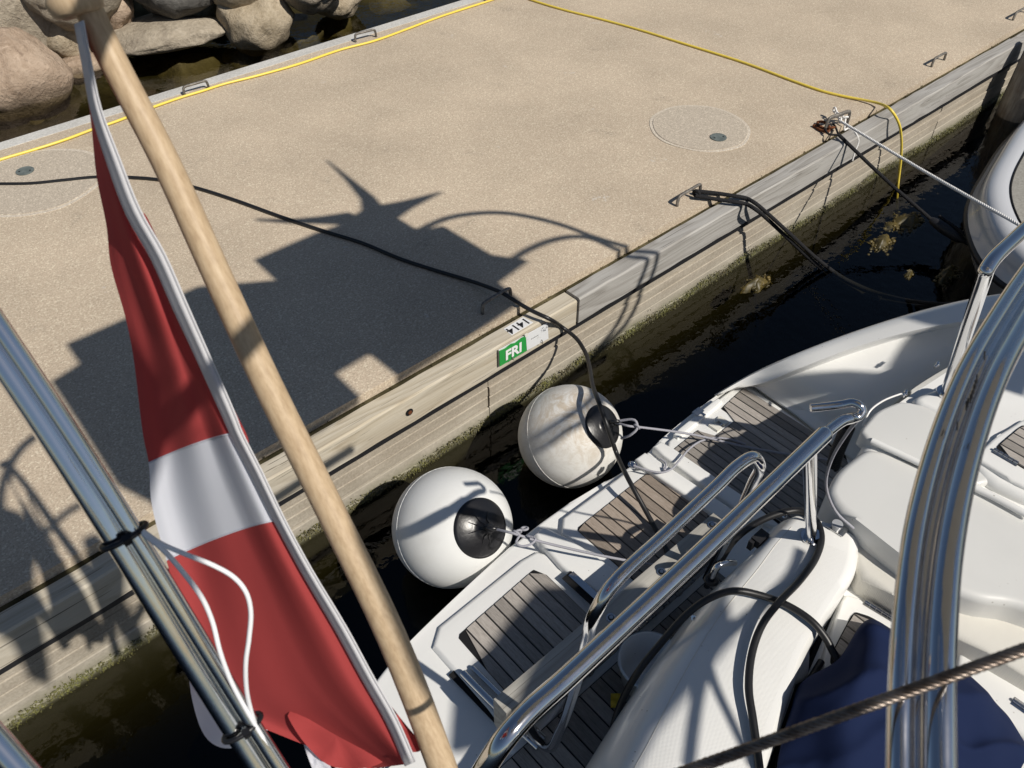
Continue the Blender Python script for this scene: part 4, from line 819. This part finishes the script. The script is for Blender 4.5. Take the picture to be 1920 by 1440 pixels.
# black hoses over the coaming
k1 = [(1130,1440,.2),(1160,1330,.45),(1195,1262,.72),(1240,1205,.86),(1290,1150,1.02),(1330,1122,1.11),(1375,1108,1.12),(1425,1116,1.10),(1480,1137,1.09),(1522,1165,1.09),(1548,1196,1.05),(1565,1228,1.0),(1600,1280,.95)]
k2 = [(1325,1100,.5),(1348,1058,.72),(1378,1012,.9),(1420,980,1.02),(1465,962,1.07),(1500,958,1.08),(1528,974,1.085),(1540,1005,1.085),(1530,1045,1.085),(1500,1088,1.09),(1462,1128,1.14),(1430,1170,1.12),(1410,1225,1.11),(1404,1290,1.11),(1412,1350,1.10),(1424,1440,1.07),(1435,1540,1.0)]
line('shore_hose', P(lower(k1)), .0135, M['cable'], 'thick black hose arching over the white coaming and under the navy cover', 'hose', n=14); line('shore_hose', P(lower(k2)), .0135, M['cable'], 'thick black hose looped round the stanchion foot and trailing down the coaming', 'hose', n=14)
line('shore_hose', P(lower([(1540,1240,.86),(1505,1300,.86),(1478,1365,.86),(1462,1440,.86),(1450,1520,.86)])), .013, M['cable'], 'black hose lying in the shade beside the navy cover', 'hose', n=12)
# curled cord and grey line under the rail hook
cc = P([(1590,800,.30),(1583,816,.22),(1572,842,.10),(1562,874,-.05)]); pts = spline(cc, 12); pp = []
tt = (pts[-1]-pts[0]).normalized(); u = tt.orthogonal().normalized(); v = tt.cross(u); NN = 220
for i in range(NN+1):
    s = i/NN*(len(pts)-1); j = min(int(s), len(pts)-2); p = pts[j].lerp(pts[j+1], s-j); a = i*2*math.pi/10; pp.append(p+(u*math.cos(a)+v*math.sin(a))*.026)
tag(obj('coiled_cord', MB().tube(pp, .0075, 6), M['cable'], origin=cc[0]), 'black coiled cord hanging below the rail hook', 'cord')
line('grey_line', P([(1608,788,1.33),(1590,810,1.2),(1560,860,.95),(1549,900,.78),(1555,935,.60),(1572,965,.48),(1600,990,.40)]), .0052, M['cord_grey'], 'thin grey line falling from the rail hook to the coaming', 'line')

# navy cover
NV = [[(1484,1352,.78),(1504,1296,.80),(1568,1246,.80),(1630,1176,.80),(1694,1205,.80),(1794,1252,.80),(1850,1308,.80),(1900,1352,.78),(1940,1425,.78)],
      [(1478,1350,.92),(1502,1282,1.0),(1572,1240,1.05),(1630,1166,1.05),(1692,1196,1.05),(1790,1244,1.02),(1846,1302,.98),(1890,1350,.92),(1930,1420,.88)],
      [(1472,1368,1.02),(1508,1304,1.1),(1578,1262,1.14),(1636,1186,1.14),(1692,1228,1.14),(1782,1274,1.13),(1836,1330,1.1),(1876,1378,1.02),(1915,1440,.96)],
      [(1464,1402,1.04),(1516,1356,1.14),(1580,1322,1.25),(1646,1262,1.26),(1702,1296,1.16),(1770,1334,1.2),(1822,1380,1.1),(1862,1422,1.05),(1902,1478,.96)],
      [(1456,1442,1.03),(1524,1424,1.10),(1590,1392,1.23),(1660,1356,1.22),(1712,1374,1.1),(1765,1404,1.16),(1812,1440,1.06),(1850,1474,1.0),(1890,1520,.92)],
      [(1444,1560,.95),(1530,1545,1.0),(1600,1535,1.08),(1670,1522,1.08),(1720,1524,1.0),(1770,1532,1.03),(1812,1552,.98),(1845,1575,.94),(1880,1600,.88)]]
gr = loft([P(lower(r)) for r in NV], 9, 9)
from mathutils import noise as NZ
for i, r in enumerate(gr):
    for j, p in enumerate(r):
        e = min(1, i/9); p.z += e*(.030*NZ.noise(Vector((p.x*4.5,p.y*6,1.3))) + .013*(1-abs(math.sin((p.x*.75+p.y*1.0)*13+2.2*NZ.noise(p*3))))**2*2)
tag(obj('navy_cover', MB().grid(gr), M['navy'], origin=at(1650,1300,.8), solid=.004, subdiv=1), 'navy blue canvas cover draped over a bulky object in the cockpit', 'cover')

# ------------------------------------------------------------------ round fenders
def fender(px, py, R, rad_px, capx, capy, mat, label, cap_deg, ribs):
    dist = R*F/rad_px; c = dp(px, py, dist); vd = ray(px, py).normalized(); rt = w(Vector((1,0,0))); dn = w(Vector((0,1,0)))
    sx, sy = (capx-px)/rad_px, (capy-py)/rad_px; s2 = math.sqrt(max(0, 1-sx*sx-sy*sy)); ax = (rt*sx+dn*sy-vd*s2).normalized()
    o = tag(empty('ball_fender', c-Vector((0,0,R))), label, 'fender', 'ball fenders between yacht and pier')
    u = ax.orthogonal().normalized(); v = ax.cross(u)
    def lathe(pr, n=56): return MB().grid([[c+ax*h+(u*math.cos(a)+v*math.sin(a))*r for a in [2*math.pi*k/n for k in range(n+1)]] for r, h in pr])
    ca = math.radians(cap_deg); pr = [(R*math.sin(t), R*math.cos(t)*(1.04 if t < 1.57 else 1.0)) for t in [math.pi-(math.pi-ca*.98)*k/40 for k in range(41)]]
    body = obj('body', lathe(pr), mat, o)
    pr2 = [(R*1.012*math.sin(t), R*1.04*1.012*math.cos(t)) for t in [ca*(1-k/10) for k in range(8)]]; h0 = pr2[-1][1]; r0 = pr2[-1][0]
    pr2 = [(pr2[0][0]*.995, pr2[0][1]-.006)]+pr2+[(r0*.75, h0+.012),(r0*.55, h0+.035),(r0*.5, h0+.06),(r0*.42, h0+.066),(0, h0+.067)]
    cp = obj('end_cap', lathe(pr2), M['cap'], o)
    b = MB()
    for k in range(ribs):
        a = 2*math.pi*(k+.35*math.sin(k*5))/max(1,ribs); d = (u*math.cos(a)+v*math.sin(a)); b.tube([c+ax*(pr2[2][1]+.0)+d*pr2[2][0]*.96, c+ax*(h0+.008)+d*r0*.9, c+ax*(h0+.04)+d*r0*.5], [.0006,.003,.005], 6)
    if ribs: obj('cap_rib', b, M['cap'], o)
    ey = c+ax*(h0+.075); obj('eye', MB().torus(ey, u, .026, .011), M['cap'], o)
    b = MB().torus(c-ax*R*.02, ax, R*.9995, .0016, 64, 6); obj('seam', b, mat, o)
    return c, ax, ey
c2, a2, ey2 = fender(848, 988, .30, 112.5, 903, 990, M['fender_clean'], 'cleaner white ball fender with wide black cap, nearest the flagpole', 28, 7)
c1, a1, ey1 = fender(1068, 818, .29, 97, 1128, 800, M['fender_dirty'], 'dirty white ball fender with brown scuffs, under the black cable', 24, 0)
for nm, cc in (('cleaner', c2), ('dirty', c1)): pass
line('fender_line', [ey2, P([(962,1000,-.05)])[0], P([(1000,1012,-.1)])[0], P([(1100,1036,-.13)])[0], P([(1170,1050,-.15)])[0], P([(1232,1060,-.2)])[0]], .0062, M['cord_grey'], 'grey line tying the cleaner ball fender to the yacht platform', 'line')
kn = at(968,1000,-.06); b = MB()
for d, n_, R_ in (((0,0,0),(1,.3,.2),.016),((.012,.0,.0),(.4,1,.1),.014),((.05,0,-.01),(.3,.5,1),.015)): b.torus(kn+Vector(d), n_, R_, .006, 16, 6)
b.tube(spline(P([(975,1003,-.06),(968,1018,-.05),(978,1024,-.05),(996,1020,-.05),(1004,1010,-.05),(990,1005,-.06)]), 5), .006, 6)
tag(obj('line_knot', b, M['cord_grey'], origin=kn), 'knotted grey bow in the line of the cleaner ball fender', 'knot')
line('fender_line', [ey1, P([(1180,799,-.1)])[0], P([(1200,801,-.12)])[0], P([(1300,815,-.2)])[0], P([(1390,836,-.24)])[0], P([(1480,852,-.25)])[0], P([(1552,862,-.25)])[0]], .0062, M['cord_grey'], 'dark grey line tying the dirty ball fender to the yacht platform', 'line')
b = MB().tube(spline([ey1+Vector((0,0,.01)), at(1190,788,-.08), at(1195,802,-.1), at(1183,815,-.14), at(1165,822,-.2)], 5), .007, 8); b.torus(at(1194,800,-.1), (1,.2,.3), .015, .006, 16, 6)
tag(obj('line_knot', b, M['cord_grey'], origin=ey1), 'grey loop and knot at the cap of the dirty ball fender', 'knot')
line('grey_line', P([(1188,873,-.20),(1215,882,-.2),(1240,886,-.2),(1258,880,-.2),(1275,862,-.215),(1292,842,-.22),(1312,828,-.23),(1340,821,-.25),(1370,824,-.255),(1398,833,-.255)]), .0055, M['cord_grey'], 'pale grey line curling from the pad eye over the grey teak', 'line')
line('grey_line', P([(1238,860,-.21),(1248,868,-.21),(1246,882,-.21),(1244,876,-.21)]), .005, M['cord_grey'], 'short hook of grey line beside the pad eye', 'line')

# ------------------------------------------------------------------ ensign on its pole
pl = [(150,-20,.845),(205,100,.87),(309,300,.905),(391,480,.935),(498,713,.97),(616,950,1.005),(734,1193,1.03),(825,1427,1.06),(870,1560,1.075)]
p0, p1 = dp(145,-10,.85), dp(872,1550,1.075); N = 24
path = [p0.lerp(p1, i/N) for i in range(N+1)]
# axis fitted to the measured centre line
path = spline(D(pl), 4)
fp = tag(empty('flagpole', dp(872,1550,1.075)), 'turned wooden flagpole leaning out over the stern in front of the flag', 'flagpole')
n = len(path); obj('shaft', MB().tube(path, [.0140+.0048*min(1, i/(n*.75)) for i in range(n)], 24), M['pole'], fp)
ax = (path[0]-path[3]).normalized(); pt = path[0]+ax*0.0; tc = dp(141,6,.842)
b = MB().tube([tc-ax*.012, tc-ax*.009, tc+ax*.004, tc+ax*.012, tc+ax*.016], [.018,.026,.028,.024,.010], 28); obj('pole_cap', b, M['pole'], fp)

fl = tag(empty('flag', dp(297,480,.93)), 'red flag with white cross hanging limp beside the wooden pole', 'flag')
# rows: sleeve point, left contour point (photo pixels), fold depths; the white bar lies between rows 6 and 8
R_ = [((148,42),(146,60),.83,0),((163,120),(158,140),.85,.006),((180,205),(171,232),.87,.012),((214,305),(181,332),.885,.022),((250,398),(200,425),.90,.03),((297,482),(207,495),.915,.036),((338,575),(234,590),.93,.045),((372,650),(250,668),.945,.05),((432,785),(268,815),.965,.055),((443,812),(279,868),.97,.058),((480,885),(284,945),.98,.06),((524,975),(312,1050),.995,.065),((575,1070),(330,1120),1.005,.07),((640,1180),(352,1245),1.02,.075),((690,1272),(400,1320),1.03,.075),((735,1352),(500,1368),1.04,.06),((770,1432),(690,1442),1.045,.03)]
sag = {8:28, 9:34, 10:34, 11:30, 12:26, 13:20}
ncol = 17; rows = []
for i, (a, c, d, fo) in enumerate(R_):
    row = []
    for j in range(ncol):
        t = j/(ncol-1); px = a[0]+(c[0]-a[0])*t; py = a[1]+(c[1]-a[1])*t + (-sag.get(i, 6))*math.sin(math.pi*t)*.0
        if i in sag: py = a[1]+(c[1]-a[1])*t**1.35 + sag[i]*.0
        lo = min(1, max(0, (i-5)/4)); st = min(1, max(0, (t-.10)/.22)); st = st*st*(3-2*st)
        depth = d + .085*t + .034*st*lo + .011*math.sin(t*7.5+.9+i*.12)*min(1, i/6) + .004*math.sin(t*15-i*.35)*min(1, i/5)
        row.append(dp(px, py, depth))
    rows.append(row)
gr = loft(rows, 4, 3); b = MB(); b.grid(gr); k = 0
for i in range(len(gr)-1):
    for j in range(len(gr[0])-1):
        if 36 <= i < 44: b.m[k] = 1
        k += 1
cl_ = obj('cloth', b, [M['flag_red'], M['flag_white']], fl, subdiv=1)
for i in (36, 44): obj('stitched_seam', MB().tube([p-(p-Vector((0,0,HC))).normalized()*.0012 for p in gr[i]], .0011, 6), M['flag_white'], cl_)
# cloth folded behind: the far end of the white bar, and the red fly
def rag(l, d0, mat, amp=.01, nm='fold'):
    P0 = [dp(px, py, d0) for px, py in l]; ctr = sum(P0, Vector())/len(P0); vd = (ctr-Vector((0,0,HC))).normalized()
    poly = chaikin(P0, 2); rows = []
    for s in (0, .15, .35, .6, .85, 1.0): rows.append([ctr.lerp(p, s) + vd*amp*s*s*math.sin(s*3+7*(p-ctr).normalized().x) for p in poly+[poly[0]]])
    return obj(nm, MB().grid(rows), mat, fl)
rag([(340,1180),(352,1255),(362,1325),(380,1378),(408,1402),(445,1404),(480,1385),(545,1335),(520,1240),(420,1180)], 1.20, M['flag_white'])
rag([(535,1332),(548,1360),(575,1400),(620,1442),(690,1442),(735,1420),(700,1350),(620,1290)], 1.13, M['flag_red'])
rag([(560,1360),(570,1400),(585,1440),(600,1480),(640,1480),(612,1420),(585,1380)], 1.15, M['flag_white'])
rag([(700,1282),(716,1300),(755,1352),(786,1388),(792,1405),(780,1412),(745,1405),(690,1330)], 1.06, M['flag_red'], .004)
rag([(262,380),(300,455),(345,560),(400,690),(440,770),(472,832),(455,835),(400,740),(330,590),(280,470)], .985, M['flag_red'], .004)
# white hoist tape: two stitched strips
sl = [a for a, c, d, fo in R_]; b = MB(); rows = []
for i, (a, c, d, fo) in enumerate(R_):
    wd = (9,9,10,13,14,14,14,13,12,11,11,10,10,11,11,11,11)[i]; nx, ny = .90, -.42
    rows.append([dp(a[0]+nx*wd*t, a[1]+ny*wd*t, d-.012-.012*t-.003*math.cos(t*3)-.0012*math.sin(t*7)) for t in (-1,-.7,-.35,-.05,.05,.35,.7,1)])
b.grid(loft(rows, 4, 2)); obj('hoist_tape', b, M['sleeve'], fl, solid=.0015)

# ------------------------------------------------------------------ unseen plates and tubes added overhead, shaped to throw shade on pier and yacht
def over(l, h, zs=0.0): return [at(px, py, zs) - LD*((h-zs)/-LD.z)*-1*-1 for px, py in l]
def up(p, h): return p - LD*((h-p.z)/(-LD.z))*1.0 if False else Vector((p.x-LD.x/LD.z*(p.z-h)*1.0, p.y-LD.y/LD.z*(p.z-h), h))
def shade_cast(l, h, zs=0.0, th=.03, name='shade_plate'):
    poly = [up(at(px, py, zs), h) for px, py in l]; return obj(name, slab(poly, h-th), M['shade_plate'], Y)
shade_cast([(123,645),(245,592),(370,537),(515,525),(475,487),(590,437),(640,420),(690,385),(740,405),(785,433),(830,423),(920,477),(985,487),(930,527),(973,562),(927,593),(750,710),(687,660),(625,697),(677,747),(600,800),(480,860),(300,950),(217,907),(150,800),(95,715),(148,682)], 3.55)  # added plate, its outline follows the stepped shade on the pier
o = obj('shade_spikes', MB().tube([up(at(700,395,0),3.75), up(at(690,372,0),3.8), up(at(655,338,0),3.85), up(at(612,300,0),3.9)], [.07,.05,.025,.008], 10).tube([up(at(720,400,0),3.7), up(at(765,383,0),3.72), up(at(828,360,0),3.75)], [.09,.045,.008], 10).tube([up(at(660,410,0),3.7), up(at(600,413,0),3.72), up(at(545,415,0),3.75), up(at(480,412,0),3.78)], [.07,.04,.025,.012], 10), M['plastic'], Y)  # added spikes, unseen, shaped by the shade they throw
def otube(l, h, r, zs=0.0): return MB().tube(spline([up(at(px, py, zs), h) for px, py in l], 6), r, 12)
def bow(segs, h, r):
    pts = []
    for seg in segs: pts += [up(p, h) for p in seg]
    return MB().tube(spline(pts, 5), r, 12)
g0 = lambda l, z=0.0: [at(px, py, z) for px, py in l]
b = bow([g0([(770,440),(830,412),(875,402),(940,399),(1000,408),(1060,424),(1110,443),(1165,460),(1196,468)]), g0([(1228,478)], -.04), [aty(1218,520,YB0)], [aty(1172,610,YW)], [Vector((2.36,2.07,-.13)), Vector((2.18,2.07,-.14)), Vector((2.05,2.15,-.25)), Vector((1.9,2.1,-.3))]], 3.3, .021)
b2 = bow([g0([(930,510),(985,471),(1030,452),(1070,444),(1105,446),(1150,465),(1182,478)]), g0([(1208,488)], -.04), [aty(1196,530,YB0)], [aty(1146,625,YW)], [Vector((2.26,2.0,-.15)), Vector((2.14,2.03,-.18)), Vector((2.03,2.1,-.29)), Vector((1.85,2.05,-.33))]], 3.3, .021)
obj('shade_tube', b, M['steel'], Y); obj('shade_tube', b2, M['steel'], Y)  # unseen tubes added for the two curved shade lines
obj('shade_tube', bow([g0([(70,815),(40,840),(15,880),(2,925),(0,990),(-30,1060)])], 3.3, .02), M['steel'], Y)  # added tubes here and below for arc shades at the pier's left
obj('shade_tube', bow([g0([(160,940),(120,965),(85,1000),(50,1040),(0,1090)])], 3.3, .016), M['steel'], Y)
obj('shade_tube', bow([g0([(1512,1030),(1492,1080),(1435,1138),(1382,1182),(1345,1225),(1322,1290),(1310,1360),(1300,1440)], .36)], 2.3, .017), M['steel'], Y)  # unseen tubes added for the forked shade on the coaming
obj('shade_tube', bow([g0([(1335,1235),(1352,1290),(1385,1360),(1425,1440)], .36)], 2.3, .014), M['steel'], Y)
shade_cast3 = lambda l, h: obj('shade_plate', slab([up(at(*p), h) for p in l], h-.03), M['shade_plate'], Y)
shade_cast3([(1372,722,-.25),(1480,708,-.13),(1560,701,-.06),(1680,701,.04),(1752,669,.13),(1655,622,.12),(1650,606,.15),(1720,586,.26),(1920,535,.42),(1960,560,.43),(1900,592,.36),(1717,628,.2),(1785,657,.18),(1740,720,.1),(1640,790,-.05),(1500,775,-.2),(1595,736,-.06),(1475,740,-.16)], 3.3)  # unseen plate shaped to shade the quarter deck and gunwale
def shade_castw(l, h, z, th=.03): return obj('shade_plate', slab([up(Vector((x, y, z)), h) for x, y in l], h-th), M['shade_plate'], Y)
shade_castw([(1.43,1.48),(1.19,1.43),(.98,1.37),(.82,1.29),(.69,1.15),(.78,1.10),(1.0,1.16),(1.45,1.20),(1.6,1.34)], 3.3, -.27)  # unseen plate added only to shade the left teak panel
shade_cast([(-40,935),(40,962),(62,988),(68,1020),(58,1060),(62,1120),(86,1200),(102,1255),(112,1312),(62,1290),(22,1205),(-40,1165)], 3.55, -.03)  # added plates for the lower left shade on deck and beam
shade_cast([(150,1012),(175,1000),(215,1030),(228,1042),(245,1115),(310,1180),(330,1215),(300,1240),(215,1155),(170,1080)], 3.55, -.04)
# unseen cabin forward of the camera, added for white bounce and reflections in the steel
cb = slab([Vector((x, y, 1.45)) for x, y in ((.1,-1.75),(3.3,-1.75),(3.5,-2.2),(3.3,-5.2),(.2,-5.2),(-.1,-2.2))], .0, .18, 5); obj('cabin', cb, M['gel'], Y)
obj('cabin_window', MB().box((.5,-1.742,.75), (1.5,-1.735,1.15)).box((1.8,-1.742,.75), (2.9,-1.735,1.15)), M['cap'], Y)
